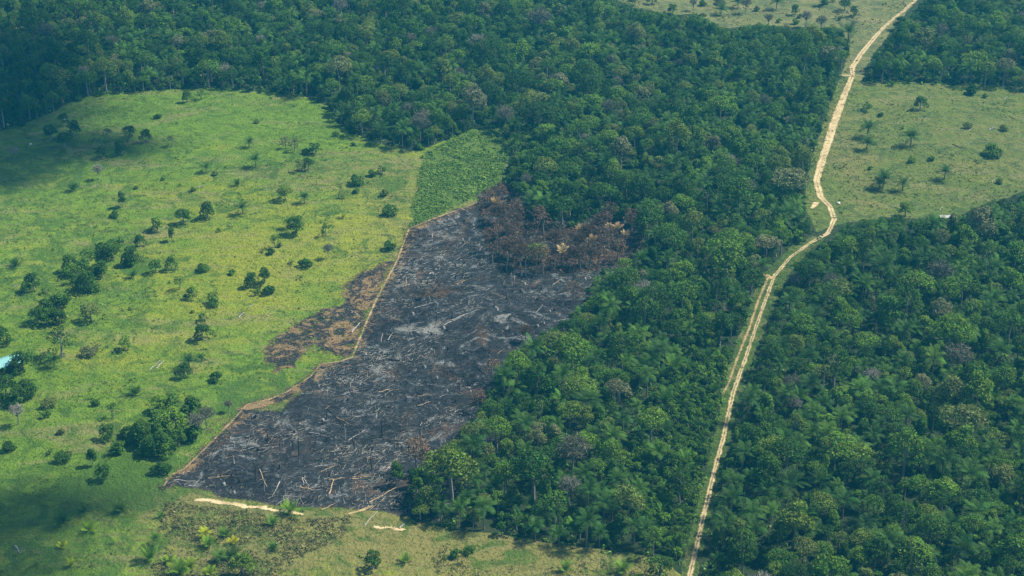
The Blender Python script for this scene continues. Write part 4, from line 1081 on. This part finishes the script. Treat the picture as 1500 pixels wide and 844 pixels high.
# the ones that show largest become trees of their own, the rest is one mass
def in_frame(px, py, m=0): return -m < px < 1500 + m and -m < py < 844 + m
def tone(t, palm=False):
    if palm: return 'dark green' if t < .25 else ('mid-green' if t < .45 else 'fresh green')
    return ('blackish-green' if t < .18 else 'dark green' if t < .36 else 'mid-green' if t < .53 else 'bright green' if t < .69 else 'olive' if t < .86 else 'greyish')
ROADP = [tuple(at(*p[:2])) for p in ROAD]
def place_words(x, y):
    px, py = proj(x, y, 0.0)
    rx = np.interp(-py, [-p[1] for p in ROAD], [p[0] for p in ROAD])
    d, _, _ = segdist(ROADP, np.array([x]), np.array([y])); dr = float(d[0])
    if px > rx: zone = 'in forest right of the road' if py > 300 else 'behind the grazed pasture'
    else: zone = 'in forest left of the road' if (py > 520 or px > 740) else 'behind the green pasture'
    if dr < 13: where = 'close beside it' if 'road' in zone else 'near the road'
    elif fB(np.array([x]), np.array([y]))[0] > -13: where = 'bordering burnt ground'
    elif max(float(poly_f(q, 0, 5)(np.array([x]), np.array([y]))[0]) for q in (PL, PR)) > -14: where = 'at a pasture edge'
    elif py > 740: where = 'near the picture bottom'
    elif px > 1380: where = 'near the right border'
    elif py > 600: where = 'in its nearer part'
    elif py > 450: where = 'in its middle part'
    else: where = 'in its farther part'
    return f'{zone}, {where}'
NAMES = {'round': ('broadleaf_tree', 'tree', 'round-crowned'), 'flat': ('broadleaf_tree', 'tree', 'wide flat-crowned'), 'narrow': ('broadleaf_tree', 'tree', 'narrow tall'), 'sparse': ('broadleaf_tree', 'tree', 'thin-crowned'),
         'small': ('broadleaf_tree', 'tree', 'small bushy'), 'bare': ('leafless_tree', 'tree', 'grey leafless'), 'palm': ('palm_tree', 'palm', ''), 'sapling': ('palm_sapling', 'palm', 'young'), 'shrub': ('shrub', 'shrub', '')}
BUDGET = {'broadleaf_tree': 300, 'palm_tree': 300, 'leafless_tree': 80, 'palm_sapling': 110, 'shrub': 130}
for n_, c_, f_ in V.values():
    pass
count = {}
for k, *_ in LONE: count[V[k][0]] = count.get(V[k][0], 0) + 1
def shown(q):
    p = ALL[int(q[0])]; z = q[3] + p['zc'] * q[4]
    px, py = proj(q[1], q[2], z)
    if not in_frame(px, py): return -1
    D = math.sqrt(q[1] ** 2 + q[2] ** 2 + (CAM_H - z) ** 2)
    return p['R'] * q[4] / D
order = sorted(range(len(forest)), key=lambda i: -shown(forest[i]))
chosen = set(); need = set(range(len(ALL)))
for i in order:
    s = shown(forest[i])
    k = NAMES[ALL[int(forest[i][0])]['kind']][0]
    if s < 0: break
    if count.get(k, 0) < BUDGET[k]: count[k] = count.get(k, 0) + 1; chosen.add(i)
byl = {}
for i in sorted(chosen):
    q = forest[i]; p = ALL[int(q[0])]; nm, cat, adj = NAMES[p['kind']]
    words_ = {'broadleaf_tree': f"{tone(q[6])} {adj} tree", 'leafless_tree': 'grey leafless tree', 'palm_tree': f"{tone(q[6], True)} palm", 'palm_sapling': 'stemless young palm', 'shrub': f'{tone(q[6])} shrub'}[nm]
    byl.setdefault((nm, cat, f'{words_} {place_words(q[1], q[2])}'), []).append(i)
SIDE = {2: ('left one', 'right one'), 3: ('left one', 'middle one', 'right one'), 4: ('leftmost', 'second from left', 'second from right', 'rightmost')}
for (nm, cat, lab), ids in byl.items():
    ids.sort(key=lambda i: proj(forest[i][1], forest[i][2], 0)[0])
    for n_, i in enumerate(ids):
        q = forest[i]; p = ALL[int(q[0])]
        l2 = lab
        if len(ids) in SIDE and len(lab.replace('-', ' ').split()) <= 13: l2 = f'{SIDE[len(ids)][n_]}, {lab}'
        plant(nm, p, q[1], q[2], q[4], q[5], q[6], l2, cat, lab, q[7], 0.0, (rng.uniform(.84, 1.2), rng.uniform(.84, 1.2)))
rest = [q for i, q in enumerate(forest) if i not in chosen]
for vi, p in enumerate(ALL):                       # every variant of the mass needs one real object to copy
    if 'src' not in p:
        q = next((r for r in rest if r[0] == vi), None)
        nm, cat, adj = NAMES[p['kind']]
        x, y = (q[1], q[2]) if q else (0, 1000)
        plant(nm, p, x, y, .8, 0, .4, 'single ' + {'tree': 'tree', 'palm': 'palm', 'shrub': 'shrub'}[cat] + ' deep inside the far forest', cat, 'single plants deep inside the far forest')
scatter('forest', rest, ALL, 'dense mass of trees and palms filling the unburnt land')
print('individuals', len(chosen), count)
# ------------------------------------------------------------------ small growth nobody could count
def strew(name, n, region, dens, build, mat, label, seed, smoothf=False):
    rng_ = np.random.default_rng(seed)
    P = np.array(region); x0, y0 = P.min(0); x1, y1 = P.max(0)
    x = rng_.uniform(x0, x1, n); y = rng_.uniform(y0, y1, n)
    m = inside(region, x, y)
    if dens is not None: m &= rng_.uniform(0, 1, n) < dens(x, y)
    x, y = x[m], y[m]
    V_, S_ = build(x, y, terrain(x, y), rng_)
    me = make_mesh(name, V_, np.arange(len(V_)).reshape(-1, 4), mat, {'shade': S_})
    o = link(name, me); tag(o, label, None, None, 'stuff'); return o

def tufts(k, r, h, leaf, asp=.45):
    def bld(x, y, z, g):
        n = len(x); s = g.uniform(.5, 1.3, n) * (1 + .8 * (g.uniform(0, 1, n) > .93))
        d = g.normal(size=(n, k, 3)); d[..., 2] = np.abs(d[..., 2]); d /= np.linalg.norm(d, axis=2, keepdims=True)
        C = np.stack([x, y, z], 1)[:, None, :] + d * s[:, None, None] * np.array((r, r, h)) * g.uniform(.4, 1.0, (n, k, 1)); C[..., 2] += .05
        C = C.reshape(-1, 3); nr = d.reshape(-1, 3) * .6 + g.normal(size=C.shape) * .4 + np.array((0, 0, .3))
        V_, _ = quads(C, nr, leaf * np.repeat(s, k) * g.uniform(.6, 1.3, len(C)), asp, g)
        sh = np.clip(np.repeat(g.uniform(.1, .9, n), k) + g.normal(0, .12, n * k), 0, 1)
        return V_, np.repeat(sh, 4)
    return bld
def tuft_mat(name, stops):
    m, nt, b = nmat(name)
    nt.links.new(ramp(nt, attr(nt, 'shade'), stops), b.inputs['Base Color'])
    return m
M_TUFT = tuft_mat('pasture_weeds', [(0, (.026, .062, .010)), (.45, (.062, .125, .014)), (.8, (.125, .195, .020)), (1, (.22, .23, .04))])
M_ROUGH = tuft_mat('dry_weeds', [(0, (.030, .042, .018)), (.45, (.070, .085, .028)), (.75, (.16, .155, .06)), (1, (.32, .28, .14))])
M_SCRB = tuft_mat('plantation_leaves', [(0, (.050, .110, .018)), (.5, (.095, .190, .028)), (1, (.19, .28, .045))])
M_UNDER = tuft_mat('undergrowth_leaves', [(0, (.026, .072, .012)), (.5, (.062, .150, .018)), (.85, (.11, .22, .025)), (1, (.22, .30, .10))])
def clump(sc, lo, hi, s): return lambda x, y: np.clip((fbm(x / sc, y / sc, s) - lo) / (hi - lo), 0, 1)
notburnt = lambda f: (lambda x, y: f(x, y) * (fB(x, y) < -1))
strew('pasture_weeds', 42000, PL, notburnt(lambda x, y: .10 + .9 * clump(26, .42, .75, 5)(x, y) * clump(7, .25, .6, 6)(x, y)), tufts(9, .65, .45, .24), M_TUFT, 'low weeds and tussocks dotting the green pasture', 1)
strew('pasture_weeds', 12000, PR, lambda x, y: .12 + .88 * clump(22, .40, .72, 15)(x, y), tufts(9, .6, .40, .24), M_TUFT, 'low weeds and tussocks dotting the grazed pasture', 2)
strew('pasture_weeds', 7000, PT, clump(25, .35, .65, 25), tufts(9, 1.1, .7, .36), M_ROUGH, 'dry weeds dotting the far pasture', 3)
RG, RB_ = wpoly(ROUGH), wpoly(ROUGH_B)
strew('rough_weeds', 9000, RG, lambda x, y: .15 + .85 * clump(9, .35, .6, 35)(x, y), tufts(11, .70, .55, .22), M_ROUGH, 'rough grey-brown weeds below the long sand strip', 4)
strew('rough_weeds', 5000, RB_, clump(10, .42, .68, 45), tufts(10, .55, .40, .20), M_ROUGH, 'pale dry weeds in the foreground pasture by the forest', 5)
strew('plantation_scrub', 11000, PS, lambda x, y: (.12 + .88 * clump(9, .34, .56, 55)(x, y)) * np.clip(.2 + fS(x, y) * .3, 0, 1), tufts(14, .85, .85, .30), M_SCRB, 'dense young green scrub between pasture and burnt field', 6)
strew('verge_weeds', 9000, PV, lambda x, y: (.2 + .8 * clump(8, .35, .65, 65)(x, y)) * (segdist(ROADP, x, y)[0] > 1.9 + np.clip((y - 700) * .008, 0, 2)) , tufts(10, .55, .45, .20), M_UNDER, 'green weeds along the dirt road', 7)
WD = [(-wide(340), 340), (wide(340), 340), (wide(1000), 1000), (-wide(1000), 1000)]
def forest_only(x, y):
    px, py = proj(x, y, terrain(x, y) + .5)
    i = np.clip(((py + OY) / 2).astype(int), 0, clear.shape[0] - 1); j = np.clip(((px + OX) / 2).astype(int), 0, clear.shape[1] - 1)
    return ~clear[i, j] * (.45 + .55 * low[i, j])
strew('undergrowth', 120000, WD, forest_only, tufts(7, 1.2, 1.2, .52, .5), M_UNDER, 'leafy undergrowth beneath the forest trees', 8)

# ------------------------------------------------------------------ the burnt field: logs, stumps, dead standing stems, litter
def log_mesh(seed, L, r, mat, branch=2, bend=.07):
    g = Geo(); q = np.random.default_rng(seed); n = 6
    pts = [((i / n - .5) * L, math.sin(i * 1.1 + seed) * bend, r * .8 + .12 * math.sin(i * 1.7 + seed)) for i in range(n + 1)]
    g.tube(pts, [r * (1.15 - .6 * i / n) for i in range(n + 1)], 6)
    for k in range(branch):
        i = q.integers(2, n); a = np.array(pts[i]); an = q.uniform(-1.1, 1.1) * (1 if q.random() < .5 else -1); bl = L * q.uniform(.08, .2)
        e = a + np.array((math.cos(an) * bl, math.sin(an) * bl, q.uniform(.0, .8))); g.tube([a, (a + e) / 2 + (0, 0, .1), e], [r * .4, r * .3, r * .15], 4)
    return g.mesh('fallen_log', mat)
def stump_mesh(seed, h, r, mat):
    g = Geo(); q = np.random.default_rng(seed)
    g.tube([(0, 0, -.3), (0, 0, .15), (q.normal(0, .05), 0, h * .7), (q.normal(0, .1), q.normal(0, .1), h)], [r * 1.5, r * 1.1, r * .85, r * .6], 7)
    return g.mesh('stump', mat)
def snag_mesh(seed, h, r, mat, nb=4):
    g = Geo(); q = np.random.default_rng(seed); lx, ly = q.normal(0, h * .07, 2)
    P_ = [np.array((lx * t, ly * t, h * t - .3 * (t == 0))) for t in (0, .3, .65, 1)]
    g.tube(P_, [r * 1.2, r, r * .7, r * .3], 6)
    for k in range(nb):
        t = q.uniform(.45, .95); a = np.array((lx * t, ly * t, h * t)); an = q.uniform(0, 6.28); bl = h * q.uniform(.12, .28)
        g.tube([a, a + np.array((math.cos(an) * bl, math.sin(an) * bl, bl * q.uniform(.2, 1.1)))], [r * .4, r * .12], 4)
    return g.mesh('burnt_snag', mat)
MATS = {'charred black': M_CHAR, 'ash-white': M_ASHW, 'tan': M_TANW}
LOGS = {k: [log_mesh(100 + i + 10 * j, L, r, mt, b_) for i, (L, r, b_) in enumerate(((9, .13, 1), (6, .11, 0), (12, .17, 7), (7.5, .10, 1)))] for j, (k, mt) in enumerate(MATS.items())}
MARK = [  # salient logs: ends in photo pixels, look, label
 (482, 704, 505, 701, 'tan', 'pale tan log lying level in the lower burnt field, left half of a broken pair'), (516, 703, 543, 698, 'tan', 'pale tan log continuing rightward from the left half of a broken pair'),
 (482, 725, 489, 704, 'tan', 'thick tan log crossing below the broken pair of tan logs'), (470, 691, 495, 682, 'tan', 'slim tan log above the broken pair of tan logs'),
 (541, 737, 581, 715, 'tan', 'long pale tan log pointing up toward the tall slim dark tree'), (471, 748, 492, 738, 'tan', 'tan log at the lower rim of the burnt field'),
 (440, 715, 461, 719, 'tan', 'tan log left of the thick tan log'), (444, 702, 453, 713, 'ash-white', 'short leaning pale log, right one of a V pair'), (443, 701, 445, 712, 'ash-white', 'short leaning pale log, left one of a V pair'),
 (534, 770, 553, 750, 'ash-white', 'thin pale log on the grass below the burnt field'), (585, 775, 592, 769, 'ash-white', 'short whitish log at the end of the little sand strip'),
 (651, 478, 684, 460, 'ash-white', 'long whitish log in the middle of the burnt field'), (568, 499, 575, 489, 'ash-white', 'short bright white log right of the firebreak bend'), (662, 470, 700, 454, 'ash-white', 'whitish log above the long whitish one'),
 (370, 645, 421, 640, 'charred black', 'long charred log in the lower left of burnt field'), (351, 662, 372, 656, 'ash-white', 'pale log left of the long charred one'), (480, 600, 505, 625, 'charred black', 'charred log running down the slope in mid burnt field'),
 (500, 552, 520, 585, 'charred black', 'charred leaning log near the left rim of burnt field'), (570, 528, 622, 532, 'charred black', 'long black log lying level below the firebreak bend'), (690, 530, 715, 555, 'charred black', 'charred log pointing at the forest wedge'),
 (715, 530, 718, 548, 'charred black', 'upright-looking charred log beside the forest wedge'), (612, 596, 632, 588, 'tan', 'tan log among pale litter in mid burnt field'), (555, 576, 575, 570, 'tan', 'tan log left of the pale litter in mid burnt field'),
 (255, 704, 290, 706, 'ash-white', 'thin pale log at the left tip of the burnt field'), (380, 690, 392, 716, 'tan', 'tan log standing out near the left tip of burnt field'), (515, 456, 528, 465, 'ash-white', 'white forked log on the half-burnt patch'),
 (515, 488, 527, 474, 'ash-white', 'curved white log on the half-burnt patch beneath the forked one'), (220, 542, 236, 528, 'ash-white', 'white fallen trunk in the pasture, left arm of an open V'), (229, 540, 240, 530, 'ash-white', 'white fallen trunk in the pasture, right arm of an open V'),
 (391, 464, 399, 459, 'tan', 'short pale log in the pasture left of the half-burnt patch'), (350, 466, 357, 459, 'ash-white', 'short whitish log in the pasture near the flat dark bush'), (365, 451, 372, 446, 'ash-white', 'thin whitish log in the yellow pasture'),
 (290, 275, 301, 272, 'ash-white', 'thin pale log beside the track in upper pasture'), (20, 420, 30, 418, 'ash-white', 'pale log on the shaded pasture at the picture edge'), (22, 800, 30, 812, 'ash-white', 'pale fallen pole in the dark near corner'),
 (1441, 154, 1447, 151, 'ash-white', 'short white log high in the grazed pasture'), (1470, 146, 1476, 143, 'ash-white', 'short white log near the top right of grazed pasture'), (1418, 192, 1424, 189, 'ash-white', 'short white log, left of two in the grazed pasture'),
 (1449, 191, 1457, 187, 'ash-white', 'short white log, right of two in the grazed pasture'), (1494, 176, 1500, 174, 'ash-white', 'white log at the right border of the grazed pasture'), (1452, 268, 1457, 263, 'ash-white', 'thin white log below the green low bush of the grazed pasture'),
 (1376, 308, 1381, 304, 'ash-white', 'white log near the open shed'), (1230, 248, 1242, 241, 'charred black', 'dark log lying beside the sandy road in grazed pasture'), (1478, 171, 1490, 177, 'charred black', 'dark log on the bare soil at grazed pasture right side'),
 (1395, 212, 1412, 219, 'charred black', 'dark thin log in the middle of the grazed pasture'),
]
for i, (xa, ya, xb, yb, look_, lab) in enumerate(MARK):
    a, b_ = at(xa, ya), at(xb, yb); c = (a + b_) / 2; L = np.linalg.norm(b_ - a)
    me = LOGS[look_][i % 4]; L0 = (9, 6, 12, 7.5)[i % 4]
    o = link('fallen_log', me, None, (c[0], c[1], float(terrain(*c)) + .12), math.atan2(b_[1] - a[1], b_[0] - a[0]))
    s = L / L0; w = 1.35
    o.scale = (s, max(w, min(s, 1.5)), max(w, min(s, 1.5))); tag(o, lab, 'log', 'marked logs')
BW = wpoly(BURNT)
def in_burnt(n, seed):
    q = random.Random(seed); out = []; P = np.array(BW)
    while len(out) < n:
        x, y = q.uniform(P[:, 0].min(), P[:, 0].max()), q.uniform(P[:, 1].min(), P[:, 1].max())
        if inside(BW, np.array([x]), np.array([y]))[0] and segdist(BW, np.array([x]), np.array([y]), True)[0][0] > 1.5:
            if q.random() < 1.35 - (y - 380) / 420: out.append((x, y, q))
    return out
def part_of_field(x, y):
    px, py = proj(x, y, 0)
    return ('lower tip' if py > 640 else 'lower middle' if py > 540 else 'upper middle' if py > 430 else 'far end')
for i, (x, y, q) in enumerate(in_burnt(215, 3)):
    look_ = q.choices(('charred black', 'ash-white', 'tan'), (.60, .22, .18))[0]; vi = q.randrange(4); s = q.uniform(.3, .75)
    o = link('fallen_log', LOGS[look_][vi], None, (x, y, float(terrain(x, y)) + .12), q.gauss(.35, .9)); o.scale = (s, s * 1.05 + .1, s * 1.05 + .1)
    l = f"{'short' if s < .48 else 'longer'} {look_} log among the ash at the {part_of_field(x, y)} of burnt field"
    tag(o, l, 'log', l)
STUMPS = [stump_mesh(300 + i, h, r, mt) for i, (h, r, mt) in enumerate(((.9, .34, M_CHAR), (1.3, .26, M_CHAR), (.7, .42, M_ASHW)))]
for i, (x, y, q) in enumerate(in_burnt(70, 4)):
    vi = q.randrange(3); s = q.uniform(.8, 1.3)
    o = link('stump', STUMPS[vi], None, (x, y, float(terrain(x, y)) + .1), q.uniform(0, 6.28), (s, s, s))
    l = f"{('charred low', 'charred tall', 'ash-grey broad')[vi]} tree stump at the {part_of_field(x, y)} of burnt field"; tag(o, l, 'stump', l)
SNAGS = [snag_mesh(400 + i, h, r, mt, b_) for i, (h, r, mt, b_) in enumerate(((5, .16, M_CHAR, 3), (7, .18, M_CHAR, 5), (6, .15, M_ASHW, 4), (4, .14, M_CHAR, 0)))]
spots = [(393, 645), (438, 668), (387, 720), (375, 705), (690, 366), (742, 440), (506, 645), (470, 640), (430, 660), (545, 690), (372, 640), (745, 405), (735, 402), (840, 410), (712, 395), (478, 615), (520, 660), (640, 470), (750, 420), (410, 660), (615, 350), (560, 640)]
for i, (px, py) in enumerate(spots):
    x, y = at(px, py); s = RNG.uniform(.8, 1.15)
    o = link('burnt_snag', SNAGS[i % 4], None, (x, y, float(terrain(x, y)) + .1), RNG.uniform(0, 6.28), (s, s, s))
    l = f"{('charred branched', 'tall charred', 'ash-white', 'bare black')[i % 4]} dead stem still standing at the {part_of_field(x, y)} of burnt field"; tag(o, l, 'dead tree', l)
fx = [(812, 398), (835, 396), (858, 392), (868, 390), (880, 385), (893, 384), (785, 404), (770, 405), (742, 398), (722, 392)]
for i, (px, py) in enumerate(fx):
    x, y = at(px, py); s = RNG.uniform(.9, 1.3); o = link('burnt_snag', SNAGS[2], None, (x, y, float(terrain(x, y)) + .1), RNG.uniform(0, 6.28), (s, s, s))
    l = 'pale bare stem in front of the scorched stand'; tag(o, l, 'dead tree', l)

def sticks(lmin, lmax, wmin, wmax, lift):
    def bld(x, y, z, g):
        n = len(x); L = g.uniform(lmin, lmax, n) * g.uniform(.5, 1, n) / 2; w = g.uniform(wmin, wmax, n)
        a = g.normal(.35, 1.0, n); tz = g.normal(0, .16, n)
        d = np.stack([np.cos(a), np.sin(a), tz], 1); s = np.stack([-np.sin(a), np.cos(a), 0 * a], 1); c = np.stack([x, y, z + .16 + np.abs(tz) * L + g.uniform(0, lift, n)], 1); u = np.array((0, 0, 1.0))
        d, s, w_, L_ = d, s, w[:, None], L[:, None]
        r = [c - d * L_ - s * w_, c - d * L_ + u * w_ * 1.2, c - d * L_ + s * w_]; e = [c + d * L_ - s * w_ * .5, c + d * L_ + u * w_ * .6, c + d * L_ + s * w_ * .5]
        Q = np.stack([np.stack([r[0], r[1], e[1], e[0]], 1), np.stack([r[1], r[2], e[2], e[1]], 1)], 1).reshape(-1, 3)
        return Q, np.repeat(np.clip(g.uniform(0, 1, n) * .62 + (fbm(x / 16, y / 16, 95) - .5) * 1.5 + .18, 0, 1), 8)
    return bld
M_LIT = tuft_mat('burnt_litter', [(0, (.006, .006, .008)), (.42, (.020, .021, .024)), (.62, (.10, .10, .10)), (.82, (.26, .23, .17)), (1, (.42, .40, .35))])
strew('burnt_litter', 36000, BW, lambda x, y: .25 + .75 * clump(14, .3, .6, 75)(x, y), sticks(.8, 3.4, .035, .085, .25), M_LIT, 'burnt branches and sticks littering the ashy ground', 9)
M_BTUF = tuft_mat('burnt_brush', [(0, (.012, .012, .014)), (.5, (.035, .032, .032)), (.75, (.09, .065, .045)), (1, (.22, .18, .13))])
strew('burnt_brush', 7000, wpoly(BURNT_HID), lambda x, y: clump(12, .38, .66, 85)(x, y), tufts(9, .7, .45, .22, .3), M_BTUF, 'charred brush lying in heaps on the burnt field', 10)
WS = wpoly(SCORCHED)
WP = wpoly(BURNT_PATCH)
M_PTUF = tuft_mat('half_burnt_brush', [(0, (.04, .034, .028)), (.4, (.12, .085, .055)), (.75, (.27, .185, .09)), (1, (.44, .35, .21))])
strew('half_burnt_brush', 5000, WP, None, tufts(8, .5, .35, .2, .3), M_PTUF, 'dry half-burnt brush on the brown patch', 12)
PATHP = [tuple(at(*q[:2])) for q in PATH]
strew('dry_grass', 26000, wpoly([(705, 285), (585, 325), (560, 385), (520, 470), (500, 515), (450, 530), (390, 575), (340, 590), (235, 695), (225, 725), (300, 690), (400, 615), (480, 590), (535, 535), (570, 480), (610, 390), (620, 345), (705, 315)]),
      lambda x, y: np.clip(1.0 - segdist(PATHP, x, y)[0] / (1.2 + 9.0 * fbm(x / 9, y / 9, 51) ** 1.5), 0, 1) * (segdist(PATHP, x, y)[0] > .35), tufts(7, .5, .3, .2, .3), M_PTUF, 'dry trampled grass along the firebreak path', 14)
strew('scorched_brush', 6000, WS, None, tufts(8, 1.0, 1.2, .34, .35), tuft_mat('scorched_undergrowth', [(0, (.02, .016, .015)), (.45, (.07, .045, .036)), (.8, (.14, .085, .05)), (1, (.30, .20, .10))]), 'scorched brown brush under the scorched trees', 16)
EDGE = wpoly([(598, 336), (582, 384), (548, 450), (515, 528), (440, 578), (358, 601), (250, 707), (245, 700), (330, 610), (400, 580), (460, 540), (505, 525), (535, 450), (570, 380), (590, 336)])

# ------------------------------------------------------------------ the hut, the open shed, boulders
def metal(name, c1, c2, sc):
    m, nt, b = nmat(name)
    w_ = N(nt, 'ShaderNodeTexWave'); w_.inputs['Scale'].default_value = sc; w_.inputs['Distortion'].default_value = .2
    tc = N(nt, 'ShaderNodeTexCoord'); nt.links.new(tc.outputs['Object'], w_.inputs['Vector'])
    nt.links.new(mix(nt, noise(nt, .8, 4), c1, c2), b.inputs['Base Color']); b.inputs['Roughness'].default_value = .45; b.inputs['Specular IOR Level'].default_value = .5
    bump(nt, b, w_.outputs['Fac'], .5, .05); return m
M_ROOF = metal('pale_turquoise_sheet', (.13, .38, .38), (.22, .47, .47), 4.0)
M_ROOFW = metal('white_sheet', (.34, .35, .32), (.48, .48, .44), 4.0)
M_PLANK = bark_mat('weathered_planks', (.16, .12, .085), (.30, .24, .18), 1.2)
M_DARK = bark_mat('dark_opening', (.012, .011, .010), (.02, .018, .016), 1.0)
def gable(name, lx, ly, zw, zr, over, mat, par):
    g = Geo(); t = .06; hx, hy = lx / 2 + over, ly / 2 + over; k = (zr - zw) / (ly / 2); ze = zw - k * over
    for s in (-1, 1):
        a = [(-hx, 0, zr), (hx, 0, zr), (hx, s * hy, ze), (-hx, s * hy, ze)]
        v = a + [(x, y, z - t) for x, y, z in a]
        g.add(v, [(0, 1, 2, 3), (7, 6, 5, 4), (0, 4, 5, 1), (1, 5, 6, 2), (2, 6, 7, 3), (3, 7, 4, 0)])
    g.tube([(-hx, 0, zr + .03), (hx, 0, zr + .03)], [.07, .07], 6)
    return link(name, g.mesh(name, mat), par)
hx, hy = at(7, 539)
hut = link('hut', None, None, (hx, hy, float(terrain(hx, hy))), R(38)); tag(hut, 'hut with a pale turquoise metal roof among dark trees', 'hut')
g = Geo(); lx, ly, hw = 10.0, 6.4, 2.5
for (cx, cy, dx, dy) in ((0, -ly / 2, lx, .14), (0, ly / 2, lx, .14), (-lx / 2 + .07, 0, .14, ly - .15), (lx / 2 - .07, 0, .14, ly - .15)): g.box((cx, cy, hw / 2 - .2), (dx, dy, hw + .4))
for s in (-1, 1): g.add([(s * (lx / 2 - .07), -ly / 2, hw), (s * (lx / 2 - .07), ly / 2, hw), (s * (lx / 2 - .07), 0, hw + 1.25)], [(0, 1, 2)])
link('wall', g.mesh('wall', M_PLANK), hut)
gable('roof', lx, ly, hw + .05, hw + 1.35, .55, M_ROOF, hut)
g = Geo(); g.box((1.2, -ly / 2 - .075, .95), (.9, .05, 1.9)); link('door', g.mesh('door', M_DARK), hut)
for cx in (-2.8, 3.4):
    g = Geo(); g.box((cx, -ly / 2 - .075, 1.45), (.9, .04, .8)); link('window', g.mesh('window', M_DARK), hut)
sx, sy = at(1384, 324)
shed = link('shed', None, None, (sx, sy, float(terrain(sx, sy))), R(4)); tag(shed, 'small open shed with white roof at the lower edge of grazed pasture', 'shed')
gable('roof', 4.6, 2.6, 2.3, 2.75, .3, M_ROOFW, shed)
for cx in (-2.1, 2.1):
    for cy in (-1.15, 1.15):
        g = Geo(); g.tube([(cx, cy, -.3), (cx, cy, 2.28)], [.09, .08], 6); link('post', g.mesh('post', M_PLANK), shed)
g = Geo(); g.box((0, 1.25, 1.0), (4.2, .07, 1.6)); link('wall', g.mesh('wall', M_PLANK), shed)
g = Geo(); g.tube([(-2.1, -1.1, 1.0), (-4.6, -1.2, .95)], [.06, .06], 5); g.tube([(-4.6, -1.2, -.2), (-4.6, -1.2, 1.2)], [.08, .07], 5); link('rail', g.mesh('rail', M_TANW), shed)
def boulder(px, py, r, lab, seed):
    import bmesh
    bm = bmesh.new(); bmesh.ops.create_icosphere(bm, subdivisions=3, radius=r)
    for v in bm.verts:
        f = .75 + .5 * float(fbm(v.co.x / r * 1.6 + 7 + seed, v.co.y / r * 1.6 + v.co.z / r + 7, seed)); v.co = v.co * f; v.co.z *= .8
    me = bpy.data.meshes.new('boulder'); bm.to_mesh(me); bm.free(); me.materials.append(M_STONE)
    x, y = at(px, py); o = link('boulder', me, None, (x, y, float(terrain(x, y)) + r * .35)); tag(o, lab, 'boulder')
boulder(1228, 299, .85, 'white rounded boulder on the grass beside the road bend', 1)
boulder(95, 176, .9, 'bright white boulder among dark trees at the shaded pasture edge', 2)
boulder(45, 212, .7, 'pale boulder on the shaded far pasture near picture edge', 3)

# ------------------------------------------------------------------ clouds (they throw the shade over the far left and the near left corner)
def cloud(spots_, height, seed, label, gain=1.0):
    q = np.random.default_rng(seed); g_v, g_f, n0 = [], [], 0
    import bmesh
    bm = bmesh.new(); bmesh.ops.create_icosphere(bm, subdivisions=1, radius=1.0)
    bv = np.array([v.co[:] for v in bm.verts]); bf = np.array([[v.index for v in f.verts] for f in bm.faces]); bm.free()
    k = height / SUN_DIR.z; off = np.array((SUN_DIR.x * k, SUN_DIR.y * k, height))
    for (px, py, rx, ry, dens) in spots_:
        dens *= gain
        c = at(px, py)
        for _ in range(int(rx * ry * dens)):
            r_ = abs(q.normal(0, .55)); a = q.uniform(0, 6.28)
            s = q.uniform(2.0, 6.5) * (1.25 - min(r_, 1.0) * .6)
            p = np.array((c[0] + rx * r_ * math.cos(a), c[1] + ry * r_ * math.sin(a), q.uniform(0, 25))) + off
            g_v.append(bv * s * q.uniform(.8, 1.2, 3) + p); g_f.append(bf + n0); n0 += len(bv)
    me = make_mesh('cloud', np.concatenate(g_v), np.concatenate(g_f), M_CLOUD, None, True)
    o = link('cloud', me); tag(o, label, None, None, 'stuff')
m, nt, b = nmat('cloud_vapour'); b.inputs['Base Color'].default_value = (.85, .86, .88, 1); b.inputs['Roughness'].default_value = 1
M_CLOUD = m
CLOUD_A = [(0, 105, 50, 60, .20), (-80, 190, 80, 60, .20), (25, 170, 42, 44, .24), (60, 212, 42, 28, .24), (130, 216, 34, 16, .26), (175, 214, 26, 11, .24), (205, 206, 14, 8, .22), (15, 258, 36, 22, .10)]
CLOUD_B = [(0, 800, 30, 26, .06), (60, 745, 34, 16, .05), (-60, 790, 40, 40, .12), (130, 732, 30, 12, .035), (60, 830, 26, 12, .05)]
cloud(CLOUD_A, 700, 5, 'cloud above the far left of the land', 1.5)
cloud(CLOUD_B, 620, 6, 'cloud above the near left corner of the land')

# ------------------------------------------------------------------ the air
hz = Geo(); hz.box((0, 0, 143.0), (12400, 12400, 300.0))
me = hz.mesh('haze', None)
m = bpy.data.materials.new('humid_air'); m.use_nodes = True; nt = m.node_tree
nt.nodes.remove(nt.nodes['Principled BSDF'])
pv = nt.nodes.new('ShaderNodeVolumePrincipled')
pv.inputs['Color'].default_value = HAZE_COL
pv.inputs['Density'].default_value = HAZE_DENS
nt.links.new(pv.outputs[0], nt.nodes['Material Output'].inputs['Volume'])
me.materials.clear(); me.materials.append(m)
haze = link('haze', me); tag(haze, kind='stuff')
